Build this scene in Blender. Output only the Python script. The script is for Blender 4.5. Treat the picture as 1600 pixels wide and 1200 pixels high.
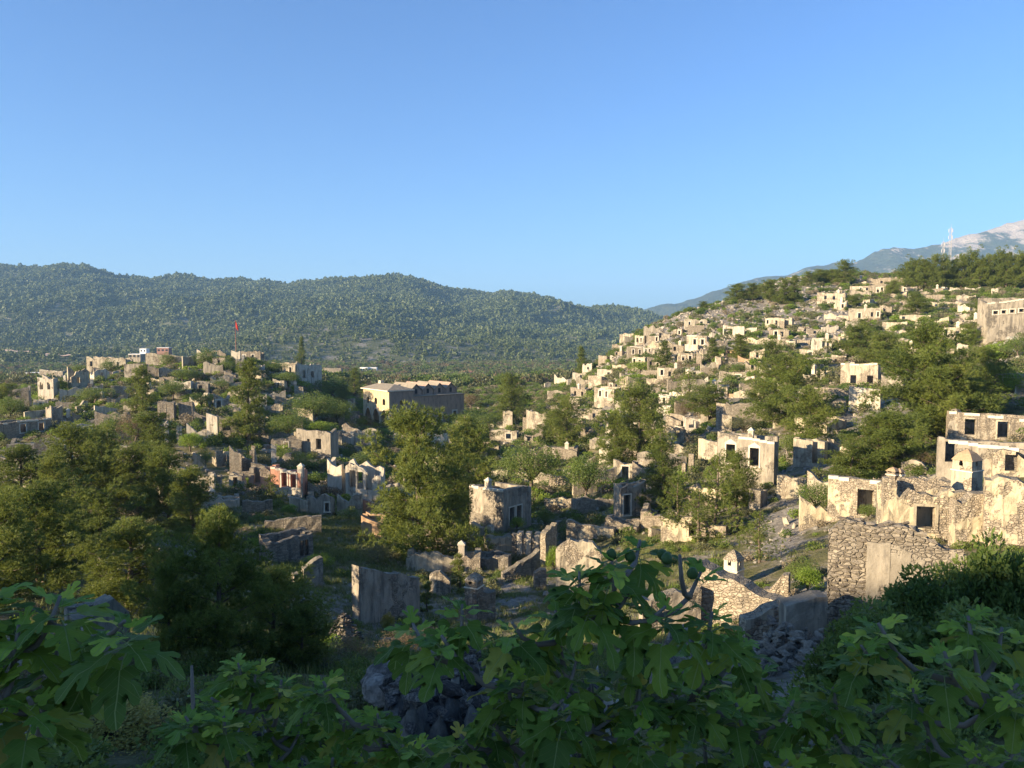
import bpy, bmesh, math, random
import numpy as np
from mathutils import Vector, Matrix
R = math.radians
for o in list(bpy.data.objects): bpy.data.objects.remove(o)
scene = bpy.context.scene
C = scene.collection

# ---------------------------------------------------------------- camera, sky, sun, exposure
F = 1202.0; PITCH = math.atan(80/F)
cd = bpy.data.cameras.new('camera'); cam = bpy.data.objects.new('camera', cd); C.objects.link(cam)
cd.sensor_width = 36; cd.lens = 36*F/1600; cd.clip_start = 0.05; cd.clip_end = 40000
cam.location = (0, 0, 0); cam.rotation_euler = (math.pi/2-PITCH, 0, 0)
scene.camera = cam
SUN_EL = R(15.0); SUN_AZ = math.atan2(-0.891, -0.454)      # azimuth of the sun, from +Y towards +X
sund = Vector((math.sin(SUN_AZ)*math.cos(SUN_EL), math.cos(SUN_AZ)*math.cos(SUN_EL), math.sin(SUN_EL)))
SKYT = (.56, .765, 1.03)
world = bpy.data.worlds.new('World'); scene.world = world; world.use_nodes = True
wn = world.node_tree.nodes; wl = world.node_tree.links
sky = wn.new('ShaderNodeTexSky'); sky.sky_type = 'NISHITA'; sky.sun_disc = False
sky.sun_elevation = SUN_EL; sky.sun_rotation = SUN_AZ; sky.altitude = 200
sky.air_density = 1.0; sky.dust_density = 1.0; sky.ozone_density = 4.0
bg = wn['Background']; bg.inputs[1].default_value = 0.068
tint = wn.new('ShaderNodeMix'); tint.data_type = 'RGBA'; tint.blend_type = 'MULTIPLY'; tint.inputs[0].default_value = 1; tint.inputs[7].default_value = (SKYT[0], SKYT[1], SKYT[2], 1)   # camera white balance
wl.new(sky.outputs[0], tint.inputs[6]); wl.new(tint.outputs[2], bg.inputs[0])
sl = bpy.data.lights.new('sun', 'SUN'); sl.energy = 5.0; sl.angle = R(0.55); sl.color = (1.0, 0.80, 0.55)
sun = bpy.data.objects.new('sun', sl); C.objects.link(sun)
sun.rotation_euler = (-sund).to_track_quat('-Z', 'Y').to_euler()
vs = scene.view_settings; vs.view_transform = 'Standard'; vs.look = 'None'; vs.gamma = 1; vs.use_curve_mapping = False
scene.display_settings.display_device = 'sRGB'
vs.exposure = 1.85
scene.cycles.max_bounces = 5; scene.cycles.diffuse_bounces = 3; scene.cycles.transmission_bounces = 2
scene.cycles.volume_bounces = 0; scene.cycles.use_denoising = True

rng = np.random.default_rng(7); random.seed(7)

# ---------------------------------------------------------------- noise
def _h(i, j, s):
    n = (i.astype(np.int64)*374761393 + j.astype(np.int64)*668265263 + s*1442695041) & 0xffffffff
    n = ((n ^ (n >> 13))*1274126177) & 0xffffffff
    return ((n ^ (n >> 16)) & 0xffff)/65535.0
def vnoise(x, y, s=0):
    x = np.asarray(x, float); y = np.asarray(y, float)
    i = np.floor(x); j = np.floor(y); fx = x-i; fy = y-j
    fx = fx*fx*(3-2*fx); fy = fy*fy*(3-2*fy)
    a = _h(i, j, s); b = _h(i+1, j, s); c = _h(i, j+1, s); d = _h(i+1, j+1, s)
    return (a*(1-fx)+b*fx)*(1-fy)+(c*(1-fx)+d*fx)*fy
def fbm(x, y, s=0, o=4):
    t = 0; a = .5
    for k in range(o):
        t = t+a*(vnoise(x, y, s+k*17)-.5); x = x*2.03; y = y*2.03; a *= .5
    return t

# ---------------------------------------------------------------- terrain
def slope(v):
    cy = -(np.asarray(v, float)-600)/F
    return (-math.sin(PITCH)+cy*math.cos(PITCH))/(math.cos(PITCH)+cy*math.sin(PITCH))
DS = [10, 20, 30, 40, 50, 62, 75, 100, 130, 160, 200, 230, 260, 300, 350]
TB = {
 -500:[1100,1010,960,900,860,820,790,740,700,670,650,640,632,625,610],
   0: [1130,1040,990,940,890,840,800,740,700,665,640,634,630,625,612],
 100: [1130,1040,1000,950,905,855,810,750,700,655,610,600,606,622,612],
 200: [1130,1040,1000,955,920,875,825,755,700,650,600,572,576,612,608],
 300: [1130,1045,1010,960,930,890,845,775,705,650,600,565,573,612,606],
 400: [1130,1050,1010,970,930,885,840,780,712,655,600,562,566,606,603],
 480: [1130,1060,1020,985,945,892,850,792,730,680,632,606,602,606,604],
 540: [1120,1060,1025,995,960,905,858,797,735,695,665,650,640,625,606],
 600: [1110,1060,1030,1000,975,915,862,800,738,702,674,660,648,635,620],
 700: [1110,1055,1025,1000,965,915,868,803,742,706,678,661,648,632,615],
 800: [1120,1060,1020,985,955,905,860,802,750,712,678,658,644,628,612],
 900: [1130,1070,1020,985,950,905,860,795,742,695,645,612,592,606,606],
 1000:[1130,1065,1010,970,930,885,840,772,712,655,596,560,532,510,560],
 1100:[1130,1060,1000,960,920,865,818,750,672,618,560,527,500,472,500],
 1200:[1130,1040,985,950,905,845,795,722,650,592,542,518,492,458,434],
 1300:[1120,1030,965,915,870,820,765,692,628,580,530,502,477,444,422],
 1400:[1100,1010,945,892,845,795,745,680,618,570,520,497,472,446,428],
 1500:[1090,1000,930,872,820,768,722,652,590,550,507,487,462,442,422],
 1600:[1080,990,920,860,798,735,692,628,562,520,488,472,456,438,418],
 2100:[1060,960,880,800,740,680,630,560,510,480,455,440,430,415,400],
}
_us = np.array(sorted(TB)); _tab = np.array([slope(TB[u])*np.array(DS) for u in _us])
_nu, _nd = 261, 241
_ug = np.linspace(-500, 2100, _nu); _lg = np.linspace(math.log(10), math.log(350), _nd)
_g1 = np.array([np.interp(_lg, np.log(DS), r) for r in _tab])
_G = np.array([np.interp(_ug, _us, _g1[:, k]) for k in range(_nd)]).T
def _blur(a, n):
    for ax in (0, 1):
        p = np.pad(a, [(n, n) if i == ax else (0, 0) for i in (0, 1)], mode='edge')
        a = sum(np.take(p, range(k, k+a.shape[ax]), axis=ax) for k in range(2*n+1))/(2*n+1)
    return a
_G = _blur(_blur(_G, 3), 2)
def H0(x, y):
    x = np.asarray(x, float); y = np.asarray(y, float)
    r = np.hypot(x, y)+1e-6
    d = np.maximum(y, r*.55)
    u = 800+F*np.clip(x/np.maximum(d, .1), -1.3, 1.3)
    uu = np.clip((u+500)/2600*(_nu-1), 0, _nu-1.001); ll = np.clip((np.log(np.clip(d, 10, 350))-_lg[0])/(_lg[-1]-_lg[0])*(_nd-1), 0, _nd-1.001)
    i = uu.astype(int); j = ll.astype(int); fu = uu-i; fl = ll-j
    z = (_G[i, j]*(1-fu)+_G[i+1, j]*fu)*(1-fl)+(_G[i, j+1]*(1-fu)+_G[i+1, j+1]*fu)*fl
    z10 = z
    k = np.clip(d/10, 0, 1); z = np.where(d < 10, -1.75+(z10+1.75)*k**.85, z)
    far = np.clip((d-350)/450, 0, 1); far = far*far*(3-2*far)
    z = z*(1-far)+(-45)*far
    b = np.clip((-y-5)/60, 0, 1); b = b*b*(3-2*b); z = z*(1-b)+(6+0*z)*b*np.exp(-(np.maximum(-y, 0)/500)**2)+(-45)*b*(1-np.exp(-(np.maximum(-y, 0)/500)**2))
    z = z + SH[2]*np.exp(-(((x-SH[0])/SH[3])**2+((y-SH[1])/SH[4])**2))
    z = z + SH2[2]*np.exp(-(((x-SH2[0])/SH2[3])**2+((y-SH2[1])/SH2[4])**2))
    amp = np.clip((d-12)/60, 0, 1)*np.clip((900-d)/400, .15, 1)
    z = z + amp*(3.2*fbm(x/22, y/22, 3)+1.0*fbm(x/5, y/5, 5, 3)) + .25*fbm(x/1.7, y/1.7, 9, 2)
    return z
SH = (-88, -28, 30, 34, 40)        # the hill behind and left of the camera: its shade lies over the foreground
SH2 = (-105, 31, 17.5, 31, 23)
def ray(u, v):
    cx = (u-800)/F; cy = -(v-600)/F
    return np.array([cx, math.cos(PITCH)+cy*math.sin(PITCH), -math.sin(PITCH)+cy*math.cos(PITCH)])
_T = np.exp(np.linspace(math.log(4), math.log(900), 1600))
def hit(u, v):
    d = ray(u, v); p = _T[:, None]*d[None, :]
    g = p[:, 2]-H0(p[:, 0], p[:, 1])
    w = np.nonzero(g < 0)[0]
    if len(w) and _T[w[0]] < 600: return Vector(p[w[0]])
    m = (_T > 120) & (_T < 420); k = np.nonzero(m)[0][np.argmin((g/_T)[m])]
    q = p[k].copy(); q[2] = float(H0(q[0], q[1])); return Vector(q)

# ---------------------------------------------------------------- object helpers
def tag(o, label=None, cat=None, group=None, kind=None):
    if label: o['label'] = label
    if cat: o['category'] = cat
    if group: o['group'] = group
    if kind: o['kind'] = kind
    return o
def link(o, parent=None):
    C.objects.link(o)
    if parent is not None: o.parent = parent
    return o
def empty(name, loc, rz=0, **k):
    o = bpy.data.objects.new(name, None); link(o); o.location = loc; o.rotation_euler = (0, 0, rz); o.empty_display_size = .2
    return tag(o, **k)
def mesh(name, verts, faces, mat, smooth=False, tint=None):
    me = bpy.data.meshes.new(name)
    me.from_pydata(verts, [], faces)
    if mat: me.materials.append(mat)
    if smooth: me.polygons.foreach_set('use_smooth', [True]*len(me.polygons))
    me.update()
    return me
def trimesh(name, V, k, mat, tint=None, smooth=False):
    """V: (n*k,3) verts, every k of them one face"""
    V = np.asarray(V, np.float32).reshape(-1, 3); n = len(V)//k
    me = bpy.data.meshes.new(name); me.vertices.add(len(V)); me.vertices.foreach_set('co', V.ravel())
    me.loops.add(n*k); me.loops.foreach_set('vertex_index', np.arange(n*k, dtype=np.int32))
    me.polygons.add(n); me.polygons.foreach_set('loop_start', np.arange(0, n*k, k, dtype=np.int32))
    if smooth: me.polygons.foreach_set('use_smooth', np.ones(n, bool))
    if tint is not None:
        a = me.attributes.new('tint', 'FLOAT', 'POINT'); a.data.foreach_set('value', np.repeat(np.asarray(tint, np.float32), k))
    me.materials.append(mat); me.update(calc_edges=True); me.validate()
    return me
def ob(name, me, parent=None, loc=None, rz=None, **k):
    o = bpy.data.objects.new(name, me); link(o, parent)
    if loc is not None: o.location = loc
    if rz is not None: o.rotation_euler = (0, 0, rz)
    return tag(o, **k)
def copy_tree(root, loc, rz, sc=(1, 1, 1), label=None, group=None):
    r = root.copy(); C.objects.link(r); r.location = loc; r.rotation_euler = (0, 0, rz); r.scale = sc
    if label: r['label'] = label
    if group: r['group'] = group
    for ch in list(root.children):
        c = ch.copy(); C.objects.link(c); c.parent = r
    return r
class MB:
    def __init__(s): s.v = []; s.f = []
    def box(s, x0, x1, y0, y1, z0, z1, j=0, rnd=random):
        b = len(s.v)
        for z in (z0, z1):
            for (x, y) in ((x0, y0), (x1, y0), (x1, y1), (x0, y1)):
                s.v.append((x+rnd.uniform(-j, j), y+rnd.uniform(-j, j), z+rnd.uniform(-j, j)))
        s.f += [(b, b+3, b+2, b+1), (b+4, b+5, b+6, b+7), (b, b+1, b+5, b+4), (b+1, b+2, b+6, b+5), (b+2, b+3, b+7, b+6), (b+3, b, b+4, b+7)]
        return s
    def add(s, verts, faces, M=None):
        b = len(s.v)
        for q in verts: s.v.append(tuple(M @ Vector(q)) if M is not None else tuple(q))
        s.f += [tuple(b+i for i in fc) for fc in faces]
        return s
    def tube(s, pts, rads, n=7):
        b = len(s.v); pts = [Vector(p) for p in pts]
        for i, p in enumerate(pts):
            t = (pts[min(i+1, len(pts)-1)]-pts[max(i-1, 0)]).normalized()
            a = t.orthogonal().normalized() if i == 0 else (a-t*a.dot(t)).normalized()
            c = t.cross(a)
            for k in range(n):
                w = 2*math.pi*k/n; s.v.append(tuple(p+(a*math.cos(w)+c*math.sin(w))*rads[i]))
        for i in range(len(pts)-1):
            for k in range(n):
                k2 = (k+1) % n; s.f.append((b+i*n+k, b+i*n+k2, b+(i+1)*n+k2, b+(i+1)*n+k))
        s.f.append(tuple(b+k for k in range(n))[::-1]); s.f.append(tuple(b+(len(pts)-1)*n+k for k in range(n)))
        return s
    def me(s, name, mat, smooth=False): return mesh(name, s.v, s.f, mat, smooth)

# ---------------------------------------------------------------- materials
class NT:
    def __init__(s, name):
        s.m = bpy.data.materials.new(name); s.m.use_nodes = True; s.t = s.m.node_tree
        s.n = s.t.nodes; s.l = s.t.links; s.b = s.n['Principled BSDF']; s.out = s.n['Material Output']
        s.b.inputs['Roughness'].default_value = .9; s.b.inputs['Specular IOR Level'].default_value = .15
    def new(s, ty, **k):
        n = s.n.new(ty)
        for a, v in k.items(): setattr(n, a, v)
        return n
    def noise(s, vec, scale, det=4, rough=.55, sx=None):
        n = s.new('ShaderNodeTexNoise'); n.inputs['Scale'].default_value = scale; n.inputs['Detail'].default_value = det; n.inputs['Roughness'].default_value = rough
        if sx:
            mp = s.new('ShaderNodeMapping'); mp.inputs['Scale'].default_value = sx; s.l.new(vec, mp.inputs[0]); vec = mp.outputs[0]
        s.l.new(vec, n.inputs['Vector']); return n.outputs['Fac']
    def ramp(s, fac, stops):
        n = s.new('ShaderNodeValToRGB'); e = n.color_ramp.elements
        while len(e) < len(stops): e.new(.5)
        for q, (p, c) in zip(e, stops):
            q.position = p; q.color = (*c, 1) if len(c) == 3 else c
        s.l.new(fac, n.inputs[0]); return n.outputs[0]
    def mix(s, fac, a, b, mode='MIX'):
        n = s.new('ShaderNodeMix', data_type='RGBA', blend_type=mode)
        for i, q in ((0, fac), (6, a), (7, b)):
            if hasattr(q, 'is_output') or isinstance(q, bpy.types.NodeSocket): s.l.new(q, n.inputs[i])
            elif i == 0: n.inputs[0].default_value = q
            else: n.inputs[i].default_value = (*q, 1)
        return n.outputs[2]
    def math(s, op, a, b=0, c=None, clamp=False):
        n = s.new('ShaderNodeMath', operation=op, use_clamp=clamp)
        for i, q in enumerate((a, b) if c is None else (a, b, c)):
            if isinstance(q, bpy.types.NodeSocket): s.l.new(q, n.inputs[i])
            else: n.inputs[i].default_value = q
        return n.outputs[0]
    def bump(s, h, dist, strength=1):
        n = s.new('ShaderNodeBump'); n.inputs['Distance'].default_value = dist; n.inputs['Strength'].default_value = strength
        s.l.new(h, n.inputs['Height']); s.l.new(n.outputs[0], s.b.inputs['Normal'])
def step(nt, fac, a, b):   # smooth threshold
    n = nt.new('ShaderNodeMapRange', interpolation_type='SMOOTHSTEP'); nt.l.new(fac, n.inputs[0])
    n.inputs[1].default_value = a; n.inputs[2].default_value = b; return n.outputs[0]

def ruin_mat(name, plaster, stone, amt, big=.45, pl2=None, joint=(.15, .13, .10), ssize=4.6):
    """rubble masonry under broken plaster; amt = how much of the wall still carries plaster"""
    t = NT(name); tc = t.new('ShaderNodeTexCoord'); oi = t.new('ShaderNodeObjectInfo')
    va = t.new('ShaderNodeVectorMath', operation='ADD'); t.l.new(tc.outputs['Object'], va.inputs[0])
    cmb = t.new('ShaderNodeCombineXYZ'); rr = t.math('MULTIPLY', oi.outputs['Random'], 60.0)
    t.l.new(rr, cmb.inputs[0]); t.l.new(rr, cmb.inputs[1]); t.l.new(cmb.outputs[0], va.inputs[1]); P = va.outputs[0]
    mp = t.new('ShaderNodeMapping'); mp.inputs['Scale'].default_value = (1, 1, 1.7); t.l.new(P, mp.inputs[0])
    def vor(feat, scale):
        n = t.new('ShaderNodeTexVoronoi', feature=feat); n.inputs['Scale'].default_value = scale; n.inputs['Randomness'].default_value = .9; t.l.new(mp.outputs[0], n.inputs['Vector']); return n
    cell = vor('F1', ssize); edge = vor('DISTANCE_TO_EDGE', ssize)
    sep = t.new('ShaderNodeSeparateColor'); t.l.new(cell.outputs['Color'], sep.inputs[0])
    s0, s1, s2 = stone
    sc = t.ramp(sep.outputs[0], [(0, s0), (.5, s1), (1, s2)])
    n1 = t.noise(P, 5, 5); sc = t.mix(t.math('MULTIPLY', n1, .5), sc, s1)
    sc = t.mix(t.math('MULTIPLY', step(t, edge.outputs['Distance'], .07, .0), .55), sc, joint)
    big_n = t.noise(P, big, 5, .62); big2 = t.noise(P, 1.1, 6, .7, (1, 1, .35))
    f = t.math('ADD', t.math('MULTIPLY', big_n, .7), t.math('MULTIPLY', big2, .3))
    th = .62-.26*amt
    mask = step(t, f, th-.015, th+.02)
    pl2 = pl2 or tuple(c*.72 for c in plaster)
    pc = t.mix(step(t, t.noise(P, 1.6, 5, .65, (1, 1, .3)), .42, .62), plaster, pl2)
    fine = t.noise(P, 9, 5, .7)
    pc = t.mix(t.math('MULTIPLY', step(t, fine, .56, .7), .55), pc, tuple(c*.45 for c in plaster))
    col = t.mix(mask, sc, pc)
    # lichen and run-off stains from above
    geo = t.new('ShaderNodeNewGeometry'); nz = t.new('ShaderNodeSeparateXYZ'); t.l.new(geo.outputs['Normal'], nz.inputs[0])
    st = step(t, t.noise(P, 1.3, 5, .7, (1.6, 1.6, .22)), .50, .68)
    col = t.mix(t.math('MULTIPLY', st, .62), col, (.085, .078, .068))
    up = step(t, nz.outputs[2], .5, .9)
    col = t.mix(t.math('MULTIPLY', up, t.math('MULTIPLY', fine, 1.1)), col, (.15, .135, .10))
    t.l.new(col, t.b.inputs['Base Color'])
    h = t.math('ADD', t.math('MULTIPLY', step(t, edge.outputs['Distance'], .0, .16), t.math('SUBTRACT', 1.0, mask)), t.math('MULTIPLY', mask, 1.25))
    h = t.math('ADD', h, t.math('MULTIPLY', fine, .7))
    t.bump(h, .045, 1)
    return t.m
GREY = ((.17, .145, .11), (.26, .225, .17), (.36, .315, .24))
TAN = ((.22, .18, .13), (.36, .30, .215), (.48, .41, .30))
DARK = ((.06, .06, .062), (.13, .13, .128), (.28, .275, .26))
MAT = {
 'cream': ruin_mat('cream_plaster_over_rubble', (.46, .40, .285), TAN, .55),
 'white': ruin_mat('whitewashed_plaster', (.57, .51, .39), TAN, .8, pl2=(.46, .39, .29)),
 'patchy': ruin_mat('broken_cream_plaster', (.52, .44, .29), TAN, .42),
 'shabby': ruin_mat('shabby_grey_plaster', (.34, .30, .23), GREY, .38, ssize=5.5),
 'stone': ruin_mat('bare_rubble_stone', (.48, .42, .31), TAN, .12),
 'grey':  ruin_mat('weathered_grey_plaster', (.37, .32, .24), GREY, .6),
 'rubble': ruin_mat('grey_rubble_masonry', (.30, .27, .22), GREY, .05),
 'pink':  ruin_mat('faded_pink_plaster', (.52, .25, .16), TAN, 1.2, pl2=(.40, .22, .15)),
 'orange': ruin_mat('faded_orange_plaster', (.48, .32, .19), TAN, .7),
 'ochre': ruin_mat('pale_ochre_plaster', (.54, .43, .25), TAN, 1.5, pl2=(.46, .36, .21)),
 'mauve': ruin_mat('brown_mauve_plaster', (.34, .255, .19), TAN, 1.4, pl2=(.28, .21, .155)),  # church plaster with the shade of its sunless sides put into the colour
}
def simple(name, c, rough=.8, metal=0, var=.15, scale=3):
    t = NT(name); tc = t.new('ShaderNodeTexCoord')
    n = t.noise(tc.outputs['Object'], scale, 5)
    t.l.new(t.mix(n, tuple(x*(1-var) for x in c), tuple(min(1, x*(1+var)) for x in c)), t.b.inputs['Base Color'])
    t.b.inputs['Roughness'].default_value = rough; t.b.inputs['Metallic'].default_value = metal
    return t.m
M_FRAME = simple('whitewashed_window_surround', (.58, .52, .40), var=.2, scale=4)
M_CAP = simple('lime_coping', (.62, .56, .43), var=.3, scale=2)
M_ROOF = simple('weathered_roof_covering', (.27, .23, .17), var=.4, scale=1.2)
M_TERRA = simple('terracotta', (.40, .21, .12), var=.35)
M_CAPT = simple('orange_lichened_cap', (.36, .25, .15), var=.45, scale=9)
M_BARK = simple('grey_brown_bark', (.13, .10, .075), var=.4, scale=6)
M_FIGBARK = simple('smooth_grey_fig_bark', (.18, .15, .12), var=.3, scale=12, rough=.7)
M_TWIG = simple('bleached_dry_twigs', (.30, .26, .21), var=.3, scale=3)
M_STEEL = simple('galvanised_steel', (.36, .36, .37), rough=.6)
M_REDSTEEL = simple('red_painted_steel', (.26, .10, .08), rough=.5)
M_WHITE = simple('white_render', (.8, .79, .76), var=.05)
M_DARKGLASS = simple('dark_window_glass', (.03, .035, .04), rough=.2, var=.05)

def leaf_mat(name, c0, c1, c2, trans=.35, rough=.55, spec=.3):
    t = NT(name); a = t.new('ShaderNodeAttribute', attribute_name='tint'); oi = t.new('ShaderNodeObjectInfo')
    f = t.math('ADD', t.math('MULTIPLY', a.outputs['Fac'], .75), t.math('MULTIPLY', oi.outputs['Random'], .25))
    col = t.ramp(f, [(.1, c0), (.5, c1), (.95, c2)])
    t.l.new(col, t.b.inputs['Base Color']); t.b.inputs['Roughness'].default_value = rough; t.b.inputs['Specular IOR Level'].default_value = spec
    tr = t.new('ShaderNodeBsdfTranslucent'); hs = t.new('ShaderNodeHueSaturation'); hs.inputs['Value'].default_value = 1.5; hs.inputs['Hue'].default_value = .485
    t.l.new(col, hs.inputs['Color']); t.l.new(hs.outputs[0], tr.inputs[0])
    mx = t.new('ShaderNodeMixShader'); mx.inputs[0].default_value = trans
    t.l.new(t.b.outputs[0], mx.inputs[1]); t.l.new(tr.outputs[0], mx.inputs[2]); t.l.new(mx.outputs[0], t.out.inputs[0])
    return t.m
M_PINE = leaf_mat('pine_needles', (.070, .100, .022), (.140, .180, .034), (.23, .255, .055), .38)
M_PINEB = leaf_mat('young_pine_needles', (.10, .13, .03), (.17, .20, .05), (.24, .26, .07), .35)
M_LEAF = leaf_mat('broad_leaves', (.055, .100, .020), (.115, .165, .034), (.19, .23, .055), .4)
M_OLIVE = leaf_mat('dusty_shrub_leaves', (.075, .085, .036), (.13, .135, .058), (.20, .19, .09), .25)
M_BRIGHT = leaf_mat('bright_green_leaves', (.10, .16, .02), (.17, .25, .03), (.26, .33, .06), .4)
M_GOLD = leaf_mat('yellow_green_leaves', (.13, .15, .03), (.28, .27, .06), (.42, .36, .11), .4)  # yellow-green, brightened in colour to stand in for direct sun
M_RUST = leaf_mat('reddish_brown_leaves', (.09, .07, .04), (.16, .12, .06), (.22, .17, .08), .3)
M_FAR = leaf_mat('distant_conifers', (.060, .088, .030), (.095, .125, .040), (.145, .168, .060), .2)
M_DRYS = leaf_mat('dry_scrub', (.16, .13, .08), (.24, .20, .13), (.33, .28, .19), .2)
M_GRASS = leaf_mat('meadow_grass', (.09, .12, .03), (.15, .18, .05), (.24, .23, .09), .3)

def ground_mat(name='hillside_soil', cols=((.07, .078, .026), (.13, .125, .048), (.21, .18, .095), (.30, .255, .17))):
    t = NT(name); geo = t.new('ShaderNodeNewGeometry'); P = geo.outputs['Position']
    a = t.noise(P, .035, 6, .6); b = t.noise(P, .35, 6, .65); c = t.noise(P, 2.2, 6, .7)
    g = t.ramp(b, list(zip((.30, .46, .56, .70), cols)))
    rock = t.ramp(c, [(.3, (.10, .092, .078)), (.5, (.24, .215, .175)), (.7, (.40, .365, .30))])
    f = t.math('ADD', t.math('MULTIPLY', a, .6), t.math('MULTIPLY', b, .5))
    att = t.new('ShaderNodeAttribute', attribute_name='rocky')
    f2 = t.math('ADD', f, t.math('MULTIPLY', att.outputs['Fac'], .14))
    col = t.mix(step(t, f2, .55, .66), g, rock)
    t.l.new(col, t.b.inputs['Base Color'])
    t.bump(t.math('ADD', b, c), .35, 1)
    return t.m
M_GROUND = ground_mat()
def rock_mat(name, c0, c1, c2, sc=2.0):
    t = NT(name); tc = t.new('ShaderNodeTexCoord'); oi = t.new('ShaderNodeObjectInfo')
    va = t.new('ShaderNodeVectorMath', operation='ADD'); t.l.new(tc.outputs['Object'], va.inputs[0]); t.l.new(oi.outputs['Location'], va.inputs[1])
    P = va.outputs[0]
    n = t.noise(P, sc, 7, .68); v = t.math('ADD', t.math('MULTIPLY', n, .75), t.math('MULTIPLY', oi.outputs['Random'], .25))
    t.l.new(t.ramp(v, [(.32, c0), (.5, c1), (.68, c2)]), t.b.inputs['Base Color'])
    t.bump(t.noise(P, sc*3, 6, .7), .08, 1)
    return t.m
M_ROCK = rock_mat('grey_limestone', (.09, .085, .075), (.24, .22, .18), (.42, .38, .31))
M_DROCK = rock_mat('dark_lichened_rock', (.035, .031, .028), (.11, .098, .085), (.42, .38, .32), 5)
M_STONE = rock_mat('tan_field_stone', (.17, .14, .11), (.29, .25, .19), (.46, .40, .31), 4)
# ---------------------------------------------------------------- what stands where: pixel column and row of each ruin on its slope
# (kind, u0, u1, v_top, v_base, yaw, material, windows, label, options)
SPEC = []
def S(kind, u0, u1, vt, vb, yaw, mat, win, label, **k): SPEC.append((kind, u0, u1, vt, vb, yaw, mat, win, label, k))
GL = 'ruins on the low hill at left'; GC = 'ruins on the valley slope'; GR = 'ruined houses on the right hillside'; GN_ = 'near ruins at right'; GF = 'ruined walls in the shaded foreground'
G = GL
def Q(*a, **k): k.setdefault('group', G); S(*a, **k)
# --- low hill, left
Q('house',139,205,(548,551),571,30,'cream',[(.12,.5,.9,1.6),(.62,.5,.9,1.7),(.8,.5,.8,1.6)],'wide roofless house on the left hilltop with bright plastered end towers',rag=.5,ratio=.35)
Q('house',65,110,(569,572),589,35,'grey',[(.2,.5,.7,1.6),(.5,.5,.7,1.6)],'grey flat-topped house shell directly above the tall ruin with white pilasters',rag=.15,cap=1)
Q('house',62,92,589,624,35,'white',[(.25,.6,.8,1.8),(.7,.6,.8,1.8)],'tall ruin with white pilasters and narrow window gaps on the left slope',rag=.9)
Q('house',108,138,(582,577),611,-20,'cream',[(.4,.55,.8,1.5)],'broken cream ruin with a high right corner beside the ruin with white pilasters',rag=1.2)
Q('house',16,48,(609,604),642,15,'grey',[(.5,.7,1.0,1.0)],'shaded grey ruin with one pale pillar low on the left slope',rag=.5)
Q('wall',231,288,(551,557),572,20,'cream',[],'long low cream wall on the left hilltop beside a round tree',rag=.3)
Q('wall',286,305,555,575,-25,'grey',[],'short grey wall stub at the end of the long cream hilltop wall',rag=.5)
Q('wall',309,322,538,556,30,'white',[(.5,.5,.6,1.6)],'narrow white gateway fragment with spiky top on the left hilltop',rag=1.2)
Q('wall',323,352,(541,547),559,20,'stone',[(.5,.5,1,1.8)],'tan wall fragment with a dark opening on the left hilltop',rag=.9)
Q('wall',362,375,536,552,20,'white',[],'small white turret with notched top beneath the red flag',rag=.8)
Q('house',374,412,(540,539),558,20,'stone',[(.25,.5,.8,1.3),(.65,.5,.8,1.3)],'low tan hilltop ruin just right of the flagpole',rag=.6,ratio=.5)
Q('house',424,470,(538,537),559,25,'cream',[(.2,.5,.7,1.8),(.4,.5,.7,1.8),(.75,.45,.9,1.8)],'tallest squared ruin at the right end of the left hilltop',rag=.4,ratio=.4)
Q('wall',197,224,568,598,25,'grey',[],'square grey-brown wall beside a dark conifer on the left hill',rag=.3)
Q('wall',232,250,(569,574),592,10,'stone',[],'leaning triangular wall fragment behind the dark conifer on the left hill',rag=1.2)
Q('house',250,276,(588,590),601,20,'stone',[(.5,.4,1.2,1.2)],'tiny low stone ruin in bushes on the left hill',rag=.5)
Q('house',266,306,(597,596),614,25,'white',[(.3,.45,.9,1.1)],'low white ruin half sunk in bushes on the left hill',rag=.4)
Q('house',306,328,(596,599),615,15,'grey',[(.4,.5,.9,1.3)],'grey cottage shell with brown gable right of the low white ruin',rag=.4)
Q('wall',90,120,628,642,15,'grey',[],'long low grey garden wall at the foot of the left hill',rag=.15)
Q('wall',120,136,627,645,-30,'cream',[],'short cream wall stub with leaning top at the foot of the left hill',rag=.9)
Q('wall',150,184,(632,640),650,-15,'white',[],'sloping whitewashed wall in blue shade at the foot of the left hill',rag=.3)
Q('house',195,233,(633,631),650,20,'cream',[(.8,.5,.7,1.0)],'low cream house shell above the broad treetops at left',rag=.3)
Q('house',0,76,(659,656),684,-12,'stone',[(.45,.55,.9,1.5),(.8,.55,.9,1.5)],'long tan stone house with two white-framed windows above a bare slope',rag=.15,ratio=.35,cap=1)
Q('house',75,96,(634,634),665,-30,'grey',[],'narrow stone tower with a whitewashed side behind the long tan stone house',rag=.5)
Q('house',0,66,(712,717),750,20,'white',[(.3,.5,.5,2.0),(.75,.5,.6,2.2)],'bright white ruin with pilasters below the bare slope at the left edge',rag=.3,ratio=.4)
Q('house',-20,36,(752,750),790,20,'grey',[(.4,.5,.8,1.4),(.8,.5,.7,1.2)],'pale grey ruin cut by the left edge below the white ruin with pilasters',rag=.6)
Q('house',248,275,(626,628),657,15,'stone',[(.35,.25,1.2,1.2)],'left one of two square stone towers side by side on the hill foot',rag=.4)
Q('house',281,304,(627,628),655,15,'stone',[],'right one of two square stone towers side by side on the hill foot',rag=.3)
Q('wall',304,322,(640,648),658,10,'stone',[],'low crumbling wall running right from the two square stone towers',rag=.6)
Q('wall',258,264,660,697,10,'white',[],'thin left doorpost of the dark doorway below the two square towers',rag=.3)
Q('wall',277,284,664,692,10,'white',[],'thin right doorpost of the dark doorway below the two square towers',rag=.3)
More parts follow.
